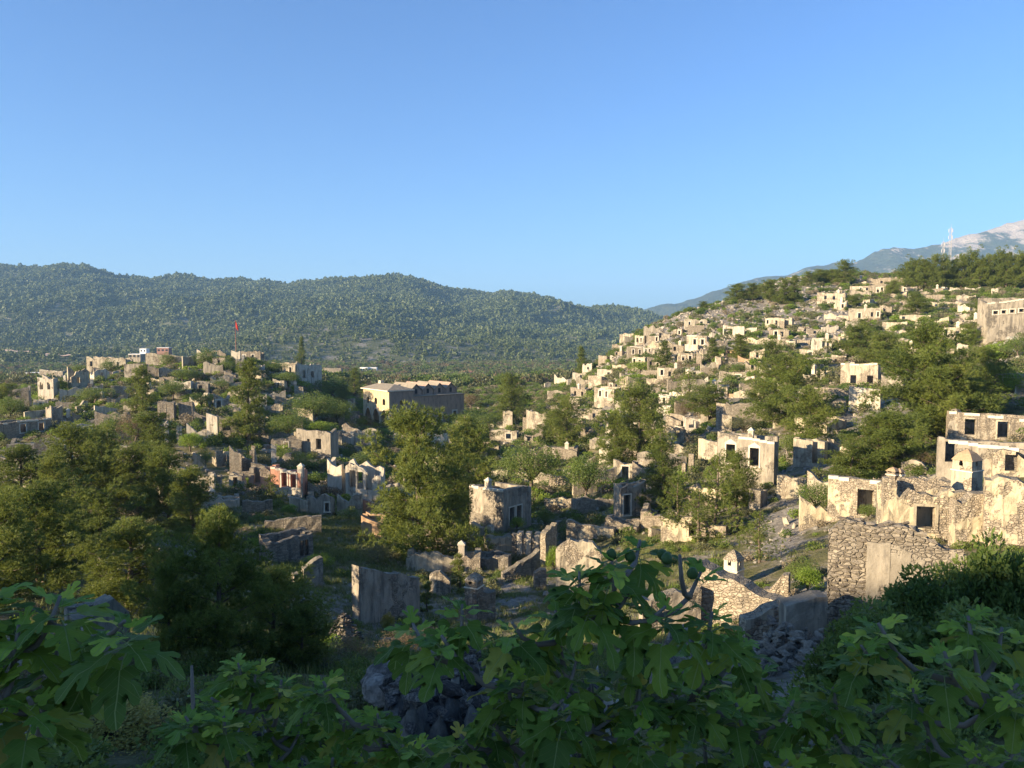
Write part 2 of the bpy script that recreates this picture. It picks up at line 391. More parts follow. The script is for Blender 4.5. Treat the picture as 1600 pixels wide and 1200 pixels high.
Q('wall',325,341,(643,645),690,25,'white',[],'tall narrow white gable end left of the tall hillside pine',rag=.6)
Q('house',340,372,(648,652),684,10,'stone',[(.5,.5,1.4,1.4)],'brown roofless room built against the tall narrow white gable end',rag=.5)
Q('house',335,360,(616,619),641,15,'grey',[(.35,.4,1,1.6)],'grey ruin peeping out left of the tall hillside pine',rag=.5)
Q('wall',190,224,(694,699),716,15,'white',[],'blue-white shaded wall showing through the broad treetops at left',rag=.4)
Q('wall',258,286,(697,702),716,15,'grey',[],'low grey wall with rounded end below the thin doorposts',rag=.7)
Q('wall',303,321,(702,712),732,20,'white',[],'white gable wall in shade behind a bright green bush',rag=.5)
Q('house',360,402,(699,697),742,10,'stone',[(.7,.4,1.6,2.4)],'stone ruin with a broken white arch on the mid slope',rag=1.0)
Q('wall',328,336,733,768,20,'white',[],'tallest of the free-standing white wall slivers on the mid slope',rag=.5)
Q('wall',337,346,740,766,20,'cream',[],'shorter cream wall sliver touching the tallest white sliver',rag=.5)
Q('house',360,382,741,764,15,'cream',[(.5,.5,.6,1.4)],'small cream two-bay fragment between slivers and stepped stone ruin',rag=.4)
Q('house',463,503,(566,570),606,-15,'white',[(.25,.55,1.0,2.6),(.6,.55,1.0,2.2)],'white pillared ruin with gaping windows below the left hilltop',rag=1.2,ratio=.4)
Q('house',506,536,575,594,10,'grey',[(.8,.4,.8,1.2)],'grey flat ruin in tree shade right of the white pillared ruin',rag=.2)
Q('wall',461,474,602,622,20,'cream',[],'lone cream wall block glowing among dark broadleaf trees',rag=.5)
Q('wall',440,476,636,646,15,'grey',[],'low grey terrace wall under dark broadleaf trees',rag=.2)
G = GC
# --- valley floor and centre
Q('house',464,529,(671,675),716,28,'grey',[(.35,.6,.5,.6),(.65,.5,1.0,1.9)],'two-faced grey stone house with a dark door and bush on its top',rag=.2,ratio=.45)
Q('house',528,590,(669,673),704,12,'cream',[(.35,.5,3.4,2.6),(.75,.55,.8,1.8)],'collapsed cream ruin with a dark cavern beside the two-faced grey house',rag=.9)
Q('wall',424,432,(693,699),726,0,'white',[],'pale finger-shaped chimney ruin above the pink house',rag=.2)
Q('house',424,481,(729,740),777,25,'pink',[(.45,.62,.8,1.9),(.75,.62,.8,1.9)],'faded pink house front with two white-framed windows and white coping',rag=.05,ratio=.5,cap=1,chim=.97,lower=.38)
Q('wall',481,500,(745,760),776,-10,'stone',[],'brown sloping gable wall attached to the right of the pink house',rag=.5)
Q('house',480,523,(771,772),806,15,'grey',[(.85,.4,.5,1.0)],'pale blotched lower walls below the brown sloping gable wall',rag=.7)
Q('house',512,546,(716,722),776,30,'white',[],'tall white ruined corner with jagged inner edge right of the pink house',rag=.8,ratio=.9)
Q('house',541,602,(722,740),785,20,'white',[(.2,.6,.9,2.4),(.42,.6,.9,2.4),(.66,.6,.9,2.2)],'white ruined facade with tall empty windows beside the leafy pine',rag=1.0,ratio=.3)
Q('wall',566,585,(775,779),802,5,'pink',[],'low pinkish wall patch under the white ruined facade',rag=.5)
Q('wall',528,566,(763,772),808,15,'cream',[(.6,.3,.9,1.0)],'rounded cream rubble wall below the white ruined facade',rag=1.0)
Q('house',390,426,(731,727),763,12,'grey',[(.4,.5,.8,1.6)],'stepped grey stone ruin left of the pink house',rag=.9)
Q('wall',453,482,(776,779),799,10,'cream',[],'sunlit cream footing wall under the pink house',rag=.3)
Q('wall',380,425,(782,779),800,5,'stone',[],'brown low wall before the pine shrub left of the pink house',rag=.3)
Q('house',566,604,(806,817),840,20,'orange',[],'orange-lit square block overgrown on top beside the big leafy pine',rag=.3)
Q('house',731,833,(765,764),833,40,'grey',[(.72,.6,.12,3.0)],'square two-storey whitish house with a deep crack and dark side face',rag=.1,ratio=1.0,cap=1,chim=.5,side=[(.3,.35,.9,1.9),(.55,.35,.9,1.9)])
Q('wall',738,770,(814,820),845,35,'white',[],'low whitewashed outwork at the foot of the square two-storey whitish house',rag=.5)
Q('house',668,702,(672,676),714,10,'white',[(.5,.5,.9,1.6)],'white ruin half hidden between the two central pines',rag=.8)
Q('wall',703,736,(655,658),668,5,'cream',[],'bright long cream wall at the right foot of the church',rag=.1)
Q('house',764,812,(672,668),694,10,'cream',[(.7,.5,1.2,1.2)],'low ruin with a pinkish gable behind the dark round tree',rag=.7)
Q('wall',786,801,(641,642),672,15,'cream',[],'cream stump tower above the low ruin with a pinkish gable',rag=.4)
Q('wall',766,786,(659,655),670,10,'white',[(.4,.4,.8,1.0)],'bright white fragment left of the cream stump tower',rag=.7)
Q('wall',817,824,651,674,10,'stone',[],'slim stone pillar standing left of a twin pillar on the valley slope',rag=.3)
Q('wall',842,849,662,691,10,'stone',[],'slim stone pillar lower right of its twin on the valley slope',rag=.3)
Q('house',822,868,(641,644),668,20,'cream',[],'cream-topped ruin wrapped in creeper left of a round pine',rag=.8)
Q('house',848,905,(697,703),722,10,'stone',[],'long brown stone house with a white pot chimney on its ridge',rag=.2,chim=.7,ratio=.4)
Q('house',936,966,(700,703),722,10,'white',[(.7,.4,.9,1.2)],'small white ruin with a tall white chimney stack',rag=.4,chim=.45)
Q('house',958,996,(718,720),752,10,'cream',[(.55,.4,1,2)],'pale pinkish house shell right below the white ruin with tall chimney',rag=.5)
Q('house',958,1009,(763,750),813,-25,'grey',[(.25,.45,.8,2.2)],'dark-sided stone ruin with a sloping lintel in the valley lane',rag=.4,ratio=.6)
Q('wall',800,850,(835,841),868,10,'grey',[],'low plastered yard wall with three square piers',rag=.15,pillars=3)
Q('wall',848,866,(825,818),882,-60,'stone',[],'stone wall edge-on beside a creeper left of the lit terrace',rag=.4)
Q('wall',885,960,(815,826),848,15,'cream',[],'long sunlit cream wall crossing above the fig branches',rag=.3)
Q('house',945,1003,(811,822),838,15,'stone',[(.65,.2,2.0,.5)],'sunlit stone house top crossing behind the fig branches',rag=.15)
Q('wall',868,940,(853,856),925,5,'cream',[],'large pale rounded gable wall directly behind the fig branches',rag=.5,hump=1.0)
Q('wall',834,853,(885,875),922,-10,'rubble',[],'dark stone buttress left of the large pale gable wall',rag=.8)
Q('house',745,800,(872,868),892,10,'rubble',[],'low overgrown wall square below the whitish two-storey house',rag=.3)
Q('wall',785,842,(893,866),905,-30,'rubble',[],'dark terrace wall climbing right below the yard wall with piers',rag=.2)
# --- foreground shade
G = GF
Q('wall',556,655,(876,928),978,-42,'grey',[],'big pale plaster wall with a sloping top catching the last sun',rag=.15,T=.7)
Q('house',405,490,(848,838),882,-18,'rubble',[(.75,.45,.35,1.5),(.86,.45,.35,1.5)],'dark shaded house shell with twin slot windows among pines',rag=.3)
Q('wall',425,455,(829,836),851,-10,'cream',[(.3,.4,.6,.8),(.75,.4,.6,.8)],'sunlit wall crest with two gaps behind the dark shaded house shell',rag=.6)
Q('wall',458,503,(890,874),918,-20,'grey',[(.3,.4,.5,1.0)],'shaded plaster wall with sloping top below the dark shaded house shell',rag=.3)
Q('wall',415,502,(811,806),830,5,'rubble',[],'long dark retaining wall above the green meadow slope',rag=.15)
Q('house',160,250,(890,866),940,-28,'grey',[(.45,.5,1.0,1.2)],'shaded roofless house with a bluish plaster patch behind fig leaves',rag=.25,ratio=.5)
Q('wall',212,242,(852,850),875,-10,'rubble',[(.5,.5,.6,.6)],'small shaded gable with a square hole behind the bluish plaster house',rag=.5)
Q('house',116,190,(985,966),1045,-15,'grey',[],'plain pale brown wall seen between large fig leaves',rag=.1,hump=.6)
Q('wall',672,704,(900,898),930,10,'stone',[],'sunlit chunk of rubble wall beside a young bright pine',rag=.7,hump=.5)
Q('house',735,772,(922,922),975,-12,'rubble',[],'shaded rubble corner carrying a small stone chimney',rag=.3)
Q('wall',1000,1092,(935,915),990,-20,'grey',[(.25,.5,.6,.3)],'shaded plaster wall with a ragged hole behind fig branches',rag=.4)
# --- right hillside
G = GR
Q('house',1069,1104,(497,499),514,-5,'cream',[(.2,.5,.6,1.2),(.75,.55,.9,1.4)],'highest left house shell on the rocky hill shoulder with cream front',rag=.4)
Q('wall',1075,1100,(506,509),520,-5,'stone',[],'tan footing wall under the highest left house shell',rag=.4)
Q('house',992,1010,(524,524),540,20,'cream',[(.25,.55,.6,1.3),(.65,.55,.6,1.3)],'small bright house with two windows at the left hill edge',rag=.15)
Q('house',1010,1031,(523,524),535,10,'stone',[(.85,.5,.8,1.4)],'low brown ruin right of the small bright edge house',rag=.4)
Q('house',979,1006,(541,542),559,-5,'stone',[(.35,.55,.6,1.3),(.75,.55,.6,1.3)],'tan two-window house on the hill edge above the split-level house',rag=.1,cap=1)
Q('wall',1005,1018,(542,543),556,-5,'white',[(.3,.5,.6,1.6),(.75,.5,.6,1.6)],'white colonnade-like fragment beside the tan two-window edge house',rag=.3)
Q('house',987,1012,(557,558),576,20,'cream',[(.2,.6,.7,1.4),(.6,.55,.7,1.4)],'split-level cream house with two dark windows on the left hill edge',rag=.1)
Q('house',1011,1031,(559,561),580,-5,'stone',[(.25,.5,.7,1.8),(.8,.5,.6,1.2)],'rough brown extension right of the split-level cream house',rag=.5)
Q('house',1073,1108,(524,525),546,12,'cream',[(.4,.55,.8,1.5),(.78,.55,.8,1.5)],'house with two white-framed windows left of a dark green pine',rag=.1,cap=1)
Q('house',1070,1093,(538,538),549,15,'white',[],'white plastered lower room under the two white-framed windows',rag=.1)
Q('house',1047,1070,(537,540),552,10,'stone',[(.35,.5,.7,1.2)],'little brown house with a white chimney left of the white lower room',rag=.3,chim=.7)
Q('house',1027,1058,(574,575),594,8,'cream',[(.25,.6,.7,1.3),(.65,.5,.7,1.3)],'square cream house with two black windows above the scrub',rag=.1,ratio=.3,chim=.95)
Q('house',935,952,(555,556),571,25,'stone',[],'plain windowless tan block on the left hill silhouette',rag=.2)
Q('wall',953,962,(554,556),562,0,'white',[(.5,.3,.6,.9)],'tiny white arch fragment right of the windowless tan block',rag=.6)
Q('house',910,926,(569,568),586,10,'white',[(.6,.6,.6,.8)],'tapered white ruin stump on the left hill silhouette',rag=.4)
Q('house',933,958,(577,577),588,5,'white',[(.75,.4,.8,.8)],'low bright white ruin right of the tapered white stump',rag=.3)
Q('house',919,948,(587,588),604,35,'cream',[],'cream windowless cube with brown shaded side below the low white ruin',rag=.1)
Q('house',949,978,(596,600),612,5,'stone',[(.2,.5,.6,1.6),(.5,.5,.6,1.6),(.85,.5,.6,1.6)],'brown ruin with three upright openings behind the tall cubic house',rag=.6)
Q('house',866,882,(585,590),603,20,'white',[],'spiky white ruin at the lowest left hill silhouette',rag=1.4)
Q('wall',855,884,(609,611),620,0,'cream',[(.6,.4,1.0,1.0)],'low cream wall below the spiky white ruin',rag=.4)
Q('house',891,925,(606,608),624,32,'stone',[(.3,.5,.7,1.2),(.75,.5,.7,1.2)],'wide brown house with white left edge near the lower hill',rag=.2,chim=.5)
Q('house',888,912,(621,624),640,30,'cream',[],'cream lower block under the wide brown house',rag=.3)
Q('house',928,971,(606,609),636,28,'cream',[(.3,.7,.6,1.4),(.62,.7,.6,1.4)],'tall cubic house with two slit windows and a shaded right face',rag=.1,ratio=.7,cap=1)
Q('wall',961,970,(623,626),644,5,'white',[],'thin white wall post right of the tall cubic house',rag=.5)
Q('house',1008,1032,(606,607),618,0,'cream',[(.25,.5,.6,1),(.6,.5,.6,1)],'brown and cream cottage with two small windows mid hill',rag=.2)
Q('house',1030,1050,(616,619),634,20,'white',[(.5,.45,.6,1.6)],'white ruin with a dark slit and shaded right side mid hill',rag=.3)
Q('house',1026,1050,(633,634),650,10,'white',[],'white terrace block in front of a reddish bush',rag=.2)
Q('house',1095,1139,(602,604),622,8,'cream',[(.1,.55,.8,1.4),(.3,.5,.8,1.4),(.6,.55,.6,1.1),(.85,.5,.9,1.9)],'cream house with four dark openings and a white chimney mid hill',rag=.15,chim=.5)
Q('wall',1139,1152,(614,616),621,0,'orange',[],'short orange-tinted wall right of the house with four dark openings',rag=.2)
Q('house',1124,1168,(580,583),594,-3,'cream',[(.66,.4,.9,1.5)],'long low cream house with one black doorway below the orange ruin',rag=.15)
Q('wall',1130,1162,(508,510),528,5,'white',[(.25,.5,2.4,1.8)],'white outlined wall frame rising left of the dark spreading pine',rag=.1)
Q('wall',1163,1182,(513,511),520,0,'white',[],'white wall right of the dark spreading pine crown',rag=.3)
Q('house',1134,1153,(545,548),558,15,'orange',[(.3,.5,.6,1.3),(.7,.5,.6,1.3)],'small orange house under the dark spreading pine',rag=.3)
Q('house',1153,1176,(555,561),568,5,'orange',[],'low orange-brown wall remains right of the small orange house',rag=.4)
Q('wall',1118,1127,(551,556),577,25,'stone',[],'pointed stone gable left of the small orange house',rag=1.3)
Q('wall',1088,1096,(549,556),574,10,'stone',[],'crumbling stone pinnacle left of the pointed stone gable',rag=1.3)
Q('house',943,969,(645,647),667,15,'cream',[(.3,.6,.9,1.3)],'cream house shell left of the round green pine mid slope',rag=.6)
Q('house',945,968,(665,668),690,15,'white',[(.5,.4,.8,1.4)],'broken white terrace walls left of the round green pine',rag=1.0)
Q('house',1040,1072,(650,655),674,30,'stone',[],'brown stone block with rounded top right of the round green pine',rag=.4)
Q('house',1068,1095,(654,652),678,-10,'white',[(.4,.6,1.0,1.2),(.8,.6,.7,1.6)],'shaded white room with an arched rear wall mid slope',rag=.5)
Q('wall',1095,1106,(642,645),660,0,'grey',[],'pinkish grey wall stub right of the shaded white room',rag=.5)
Q('house',1183,1215,(606,607),626,15,'cream',[],'pale rubble terrace above the big plaster house',rag=.5)
Q('house',1196,1239,(496,497),515,12,'cream',[(.1,.65,.6,1.1),(.42,.6,.6,1.2)],'bright two-storey house with a black vertical gap on the hill',rag=.15,ratio=.35,gap=.72)
Q('house',1202,1234,(514,516),530,8,'stone',[(.35,.55,.8,1.4),(.65,.55,.8,1.4)],'tan house with paired white windows under the bright two-storey house',rag=.2)
Q('house',1197,1244,(530,532),545,5,'cream',[(.3,.5,.9,1.2),(.88,.45,.9,1.3)],'long low cream roofline house with a small chimney on the hill',rag=.1,chim=.45)
Q('house',1268,1298,(528,529),549,-8,'white',[(.58,.55,.7,1.5),(.82,.55,.7,1.5)],'white house with two dark windows standing alone above pines',rag=.1,chim=.75)
Q('house',1278,1321,(457,459),473,5,'cream',[(.3,.55,.8,1.2),(.6,.5,.8,1.2)],'tan house with a chimney high on the rocky hilltop',rag=.3,chim=.75)
Q('house',1327,1373,(484,481),503,-8,'cream',[(.3,.5,.8,1.5),(.72,.55,.7,1.3),(.92,.55,.6,1.3)],'large cream hilltop house with two chimneys and a dark left opening',rag=.2,chim=.5)
Q('house',1330,1374,(447,446),456,0,'cream',[(.35,.5,.7,1.2),(.55,.5,.7,1.2)],'long flat-topped cream house just below the hill crest',rag=.15)
Q('house',1366,1383,(446,443),463,-5,'stone',[(.3,.55,.8,1.6),(.65,.55,.8,1.6)],'tall ruined bay with two openings at the end of the crest house',rag=.5)
Q('house',1357,1411,(434,433),445,3,'stone',[(.4,.4,.8,.9),(.75,.4,.8,.9)],'long brown ruin forming the hill crest',rag=.7)
Q('house',1312,1327,(433,435),446,10,'cream',[],'small square tan block on the crest below a tall dark pine',rag=.3)
Q('wall',1257,1270,(438,439),442,0,'cream',[],'tiny low white wall among crest pines',rag=.2)
Q('house',1410,1433,(447,448),457,5,'cream',[(.2,.5,.6,1)],'cream cottage tucked under the crest pines',rag=.4)
Q('house',1407,1451,(492,492),503,-3,'cream',[(.12,.5,.8,1.3)],'long cream house with one left window above a large pine',rag=.1)
Q('house',1380,1417,(503,503),516,5,'cream',[],'plain low cream house behind the large pine crown',rag=.1)
Q('house',1448,1474,(460,461),468,0,'stone',[],'flat brown house roofline under the crest pines',rag=.15)
Q('house',1456,1500,(470,473),480,0,'cream',[(.2,.4,.7,1),(.5,.4,.7,1),(.8,.4,.7,1)],'row of cream wall bays below the flat brown house',rag=.5)
Q('house',1470,1479,(448,448),457,25,'white',[],'small bright white cube among the crest pines',rag=.1)
Q('house',1485,1501,(449,451),457,0,'cream',[(.5,.4,.7,1)],'broken cream wall right of the small bright white cube',rag=.6)
Q('wall',1550,1559,(451,451),461,10,'white',[(.35,.3,.8,1.2)],'bright white gate-like fragment near the crest pines at right',rag=.3)
Q('house',1475,1514,(511,511),533,5,'cream',[(.12,.6,.7,1.6),(.55,.5,.8,1.4),(.8,.6,.7,1.5)],'cream two-storey ruin with two chimneys left of the great house',rag=.3,chim=.55)
Q('wall',1496,1511,(533,534),552,-5,'white',[],'tapering white pier below the cream two-storey ruin',rag=.9)
Q('house',1320,1342,(539,540),551,10,'cream',[(.45,.5,.7,1.2)],'little cream ruin right of the lone white house',rag=.6)
Q('house',1300,1322,(555,557),565,5,'cream',[],'long pale wall remains above the pink-white house',rag=.3)
Q('wall',1384,1398,(546,550),576,15,'cream',[],'narrow pale wall fragment inside the pine grove',rag=.7)
Q('house',1250,1290,(545,548),556,0,'cream',[(.4,.4,.8,.8)],'low pale wall row under the lone white house',rag=.5)
Q('house',1375,1393,(478,480),490,5,'stone',[(.4,.5,.7,1.2)],'small brown ruin above the plain low cream house',rag=.6)
G = GN_
Q('house',1533,1640,(473,461),530,-22,'grey',[(.12,.72,.9,.6),(.24,.72,.9,.6),(.36,.72,.9,.6),(.49,.72,.9,.6)],'great tall stone house with four small high windows at the right edge',rag=.1,ratio=.4,cap=1)
Q('house',1553,1640,(584,585),622,-8,'grey',[(.24,.5,1.3,2.0)],'brown house with an arched niche at the right edge',rag=.15)
Q('house',1315,1373,(568,567),604,8,'cream',[(.35,.3,1.0,1.5),(.8,.3,1.0,1.5)],'pink-white upper storey with broken cornice above a blue-white wall',rag=.3,cap=1)
Q('wall',1328,1373,(604,607),641,8,'white',[],'blue-white plaster wall in pine shade below the broken cornice',rag=.2)
Q('house',1378,1416,(585,589),612,20,'grey',[],'rounded brown block right of the pink-white upper storey',rag=.5)
Q('house',1485,1640,(645,658),692,-8,'stone',[(.20,.5,1.0,1.7),(.50,.5,1.0,1.7)],'cream rubble house with two white-framed black windows at the right',rag=.1,ratio=.3,cap=1)
Q('house',1470,1640,(688,706),745,-6,'grey',[(.10,.62,.7,1.7)],'low grey plaster house with a white coping and one tall slot',rag=.12,ratio=.3,cap=1)
Q('wall',1120,1140,(626,632),672,30,'stone',[],'tall stone corner pier above the big plaster house',rag=.4)
Q('wall',1135,1215,(628,632),668,5,'rubble',[],'long grey overgrown wall above the big plaster house',rag=.4)
Q('wall',1128,1143,(646,648),676,0,'cream',[],'bright cream chimney-breast below the tall stone corner pier',rag=.2)
Q('wall',1178,1212,(641,650),662,0,'orange',[],'orange-cream sunlit wall patch above the bare tree',rag=.6,hump=.4)
Q('house',1120,1214,(677,688),770,14,'grey',[(.24,.66,1.0,2.0),(.66,.66,1.0,2.0)],'big pale plaster house with an arched white window surround',rag=.08,ratio=.35,cap=1,chim=.58,arch=1)
Q('wall',1092,1121,(685,686),720,20,'cream',[],'cream side wall left of the big pale plaster house',rag=.5)
Q('wall',1066,1072,722,748,20,'stone',[],'short blunt stone pillar behind a light pine',rag=.2)
Q('wall',1076,1084,709,740,10,'stone',[],'taller blunt stone pillar behind a light pine',rag=.2)
Q('house',1240,1291,(684,690),728,10,'cream',[],'pale corner room with a tall shaded doorway recess near the bare tree',rag=.15,gap=.62)
Q('wall',1215,1258,(741,746),778,8,'cream',[],'yellow sunlit plaster wall with a ragged black gap left of it',rag=.4)
Q('wall',1262,1300,(735,748),785,10,'cream',[],'brighter yellow plaster wall stepping down to a green bush',rag=.4)
Q('house',1173,1195,(765,767),796,20,'grey',[],'small square plastered hut before the big pale plaster house',rag=.1)
Q('house',1140,1163,(765,767),785,10,'grey',[(.6,.4,.9,.9)],'low ruined hut beside the small square plastered hut',rag=.4)
Q('house',1295,1374,(745,748),812,5,'patchy',[(.73,.45,1.2,2.6)],'sunlit rubble house with a black doorway half hidden by a shrub',rag=.12,ratio=.5,cap=1)
Q('house',1372,1546,(752,772),850,-14,'patchy',[(.38,.42,1.0,1.3)],'wide patched rubble house with one white-jambed window',rag=.75,ratio=.3)
Q('wall',1490,1546,(772,766),850,-24,'patchy',[],'bright yellow plaster end wall with a torn edge',rag=.4,T=.8)
Q('wall',1542,1640,(742,736),850,-6,'patchy',[],'tall patchy plaster wall with rounded stone top at the right edge',rag=.5,T=1.0)
Q('wall',1376,1440,(738,750),785,6,'stone',[],'jagged stone wall rising behind the wide patched rubble house',rag=.9)
Q('house',1548,1640,(706,698),746,-10,'patchy',[(.3,.5,.9,1.4)],'upper ruin right of the largest chimney with one small window',rag=.6)
Q('wall',1250,1296,(778,786),822,-12,'patchy',[],'torn plaster wall between the green shrub and the rubble house',rag=.8)
Q('wall',1440,1490,(745,748),772,0,'cream',[],'low cream parapet between the two chimneys',rag=.2)
Q('wall',1410,1446,(721,726),746,8,'grey',[],'rounded grey wall hump behind the small twin-holed chimney',rag=.3,hump=.6)
Q('wall',1093,1232,(893,932),978,22,'stone',[],'long sunlit wall with a stone top running under the white chimney',rag=.12,T=.9,hue=1)
Q('wall',1160,1226,(962,940),1000,-28,'stone',[],'rough tan wall slope joining the long sunlit wall',rag=.2)
Q('wall',1222,1284,(940,925),1003,-20,'grey',[],'brown plaster wall rising to a corner at its right end',rag=.1,T=.7)
Q('wall',1282,1313,(925,938),985,10,'white',[],'white plastered wall end with red brick showing at its foot',rag=.3,brick=1)
Q('wall',1195,1232,(898,890),938,10,'stone',[],'stepped block of squared stones beside the long sunlit wall',rag=.8)
Q('house',1000,1092,(800,804),822,10,'stone',[],'pale rubble remains under the sparse pine',rag=.7)

def place(sp):
    kind, u0, u1, vt, vb, yaw, mat, win, label, k = sp
    p = hit((u0+u1)/2, vb); D = p.y
    ppm = F/D; span = (u1-u0)/ppm; y = R(yaw); ratio = k.get('ratio', .6) if kind == 'house' else 0
    W = span/(math.cos(y)+ratio*abs(math.sin(y))); dp = max(W*ratio, 0)
    if kind == 'house': dp = max(dp, 2.0)
    v2 = vt if isinstance(vt, tuple) else (vt, vt)
    hs = [max(.4, (vb-v)/ppm) for v in v2]
    toc = math.atan2(p.x, p.y)                    # bearing of the ruin
    # local -y faces the camera turned by yaw towards the left
    rz = -toc - y
    ext = (W*abs(math.sin(y))+dp*math.cos(y))/2
    dirh = Vector((math.sin(toc), math.cos(toc), 0))
    c = p+dirh*ext; c.z = p.z
    return dict(sp=sp, c=c, rz=rz, W=W, dp=dp, hs=hs, D=D, ppm=ppm)
PL = [place(s) for s in SPEC]

# smaller shells and wall remains that fill the gaps between the ones named above
import re as _re
_CUT = _re.compile(r"\b(with|below|above|on|beside|behind|under|left|right|at|near|just|half|standing|catching|showing|before|among|directly|attached|built|in|of|across|crossing|running|climbing|forming|alone|the|between|touching|peeping|sticking|seen|wrapped|overgrown|without)\b")
def short(lab):
    w = lab.split(); 
    for i in range(2, len(w)):
        if _CUT.match(w[i]) and i >= 3: return ' '.join(w[:i])
    return ' '.join(w[:7])
def fill():
    rr = random.Random(42); boxes = [(q['sp'][1], q['sp'][2], min(q['sp'][3]) if isinstance(q['sp'][3], tuple) else q['sp'][3], q['sp'][4]) for q in PL]; seen = set(q['sp'][8] for q in PL); out = []
    boxes.append((560, 716, 600, 668))
    areas = [((880, 1310), (520, 700), 75, GR), ((1300, 1530), (442, 560), 26, GR), ((300, 560), (635, 800), 26, GC), ((820, 1120), (690, 860), 30, GC), ((60, 470), (562, 690), 50, GL), ((0, 300), (690, 800), 8, GL), ((1110, 1330), (680, 800), 12, GN_), ((640, 830), (670, 760), 14, GC), ((640, 860), (830, 930), 12, GF)]
    for (ua, ub), (va, vb), n, g in areas:
        k = 0
        for _ in range(n*40):
            if k >= n: break
            u = rr.uniform(ua, ub); v = rr.uniform(va, vb); p = hit(u, v); D = p.y
            if D > 345 or D < 45 or abs(p.z/D-slope(v)) > .004: continue
            pm = F/D; w = rr.uniform(3.2, 7.5)*pm; h = rr.uniform(1.6, 3.6)*pm
            if any(u-w*.3 < b[1] and u+w*.3 > b[0] and v-h*.6 < b[3] and v > b[2] for b in boxes): continue
            near = min(PL, key=lambda q: math.hypot((q['sp'][1]+q['sp'][2])/2-u, (q['sp'][4]-v)*1.3)); dx = u-(near['sp'][1]+near['sp'][2])/2; dy = v-near['sp'][4]
            where = ('right of' if dx > 0 else 'left of') if abs(dx) > abs(dy)*1.2 else ('below' if dy > 0 else 'above')
            kind = 'house' if rr.random() < .6 else 'wall'; mat = rr.choice(['cream', 'cream', 'stone', 'stone', 'patchy', 'patchy', 'white', 'grey'])
            nm = rr.choice(['small', 'low', 'squat', 'narrow', 'crumbling'])+' '+{'cream': 'cream', 'stone': 'tan stone', 'patchy': 'patchy plastered', 'white': 'whitish', 'grey': 'greyish'}[mat]+' '+('roofless hut' if kind == 'house' else 'wall remnant')
            lab = f"{nm} {where} the {short(near['sp'][8])}"
            if lab in seen or len(lab.split()) > 16: continue
            seen.add(lab); win = []
            if kind == 'house' and h/pm > 2.2: win = [(x, .5, .7, 1.2) for x in rr.choice([(.5,), (.3, .7), (.25,), (.7,)])]
            hv = v-h; vt = (hv+rr.uniform(-.1, .35)*h, hv) if rr.random() < .5 else (hv, hv+rr.uniform(0, .4)*h)
            boxes.append((u-w/2, u+w/2, hv, v)); out.append(place((kind, u-w/2, u+w/2, vt, v, rr.uniform(-25, 40), mat, win, lab, dict(group=g, rag=rr.uniform(.3, 1.1), ratio=rr.uniform(.4, .9), chim=rr.uniform(.2, .8) if kind == 'house' and rr.random() < .2 else None)))); k += 1
    print('filled', len(out)); return out
PL += fill()
CHURCH = hit(640, 668); 
CH = dict(c=CHURCH+Vector((0, 9, 0)), rz=-math.atan2(CHURCH.x, CHURCH.y)-R(60))
PADS = [(q['c'].x, q['c'].y, q['rz'], q['W']/2-.15, q['dp']/2-.15, q['c'].z) for q in PL if q['sp'][0] == 'house' and q['dp'] > 1.5]
PADS.append((CH['c'].x, CH['c'].y, CH['rz'], 8.5, 13.5, CHURCH.z))
def H(x, y):
    z = H0(x, y); x = np.atleast_1d(np.asarray(x, float)); y = np.atleast_1d(np.asarray(y, float)); z = np.atleast_1d(z).copy()
    for (cx, cy, a, hw, hd, pz) in PADS:
        r = hw+hd+2; m = np.nonzero((np.abs(x-cx) < r) & (np.abs(y-cy) < r))[0] if x.ndim == 1 else None
        dx = x[m]-cx; dy = y[m]-cy; lx = dx*math.cos(a)+dy*math.sin(a); ly = -dx*math.sin(a)+dy*math.cos(a)
        ins = (np.abs(lx) < hw) & (np.abs(ly) < hd); z[m[ins]] = pz-.1
    return z
def Hs(x, y): return float(H(x, y)[0])
def inpads(x, y, grow=.6):
    f = np.zeros(len(x), bool)
    for q in PL:
        cx, cy, a = q['c'].x, q['c'].y, q['rz']; hw = q['W']/2+grow; hd = max(q['dp'], .8)/2+grow
        m = np.nonzero((np.abs(x-cx) < hw+hd) & (np.abs(y-cy) < hw+hd))[0]
        dx = x[m]-cx; dy = y[m]-cy; lx = dx*math.cos(a)+dy*math.sin(a); ly = -dx*math.sin(a)+dy*math.cos(a)
        f[m[(np.abs(lx) < hw) & (np.abs(ly) < hd)]] = True
    return f

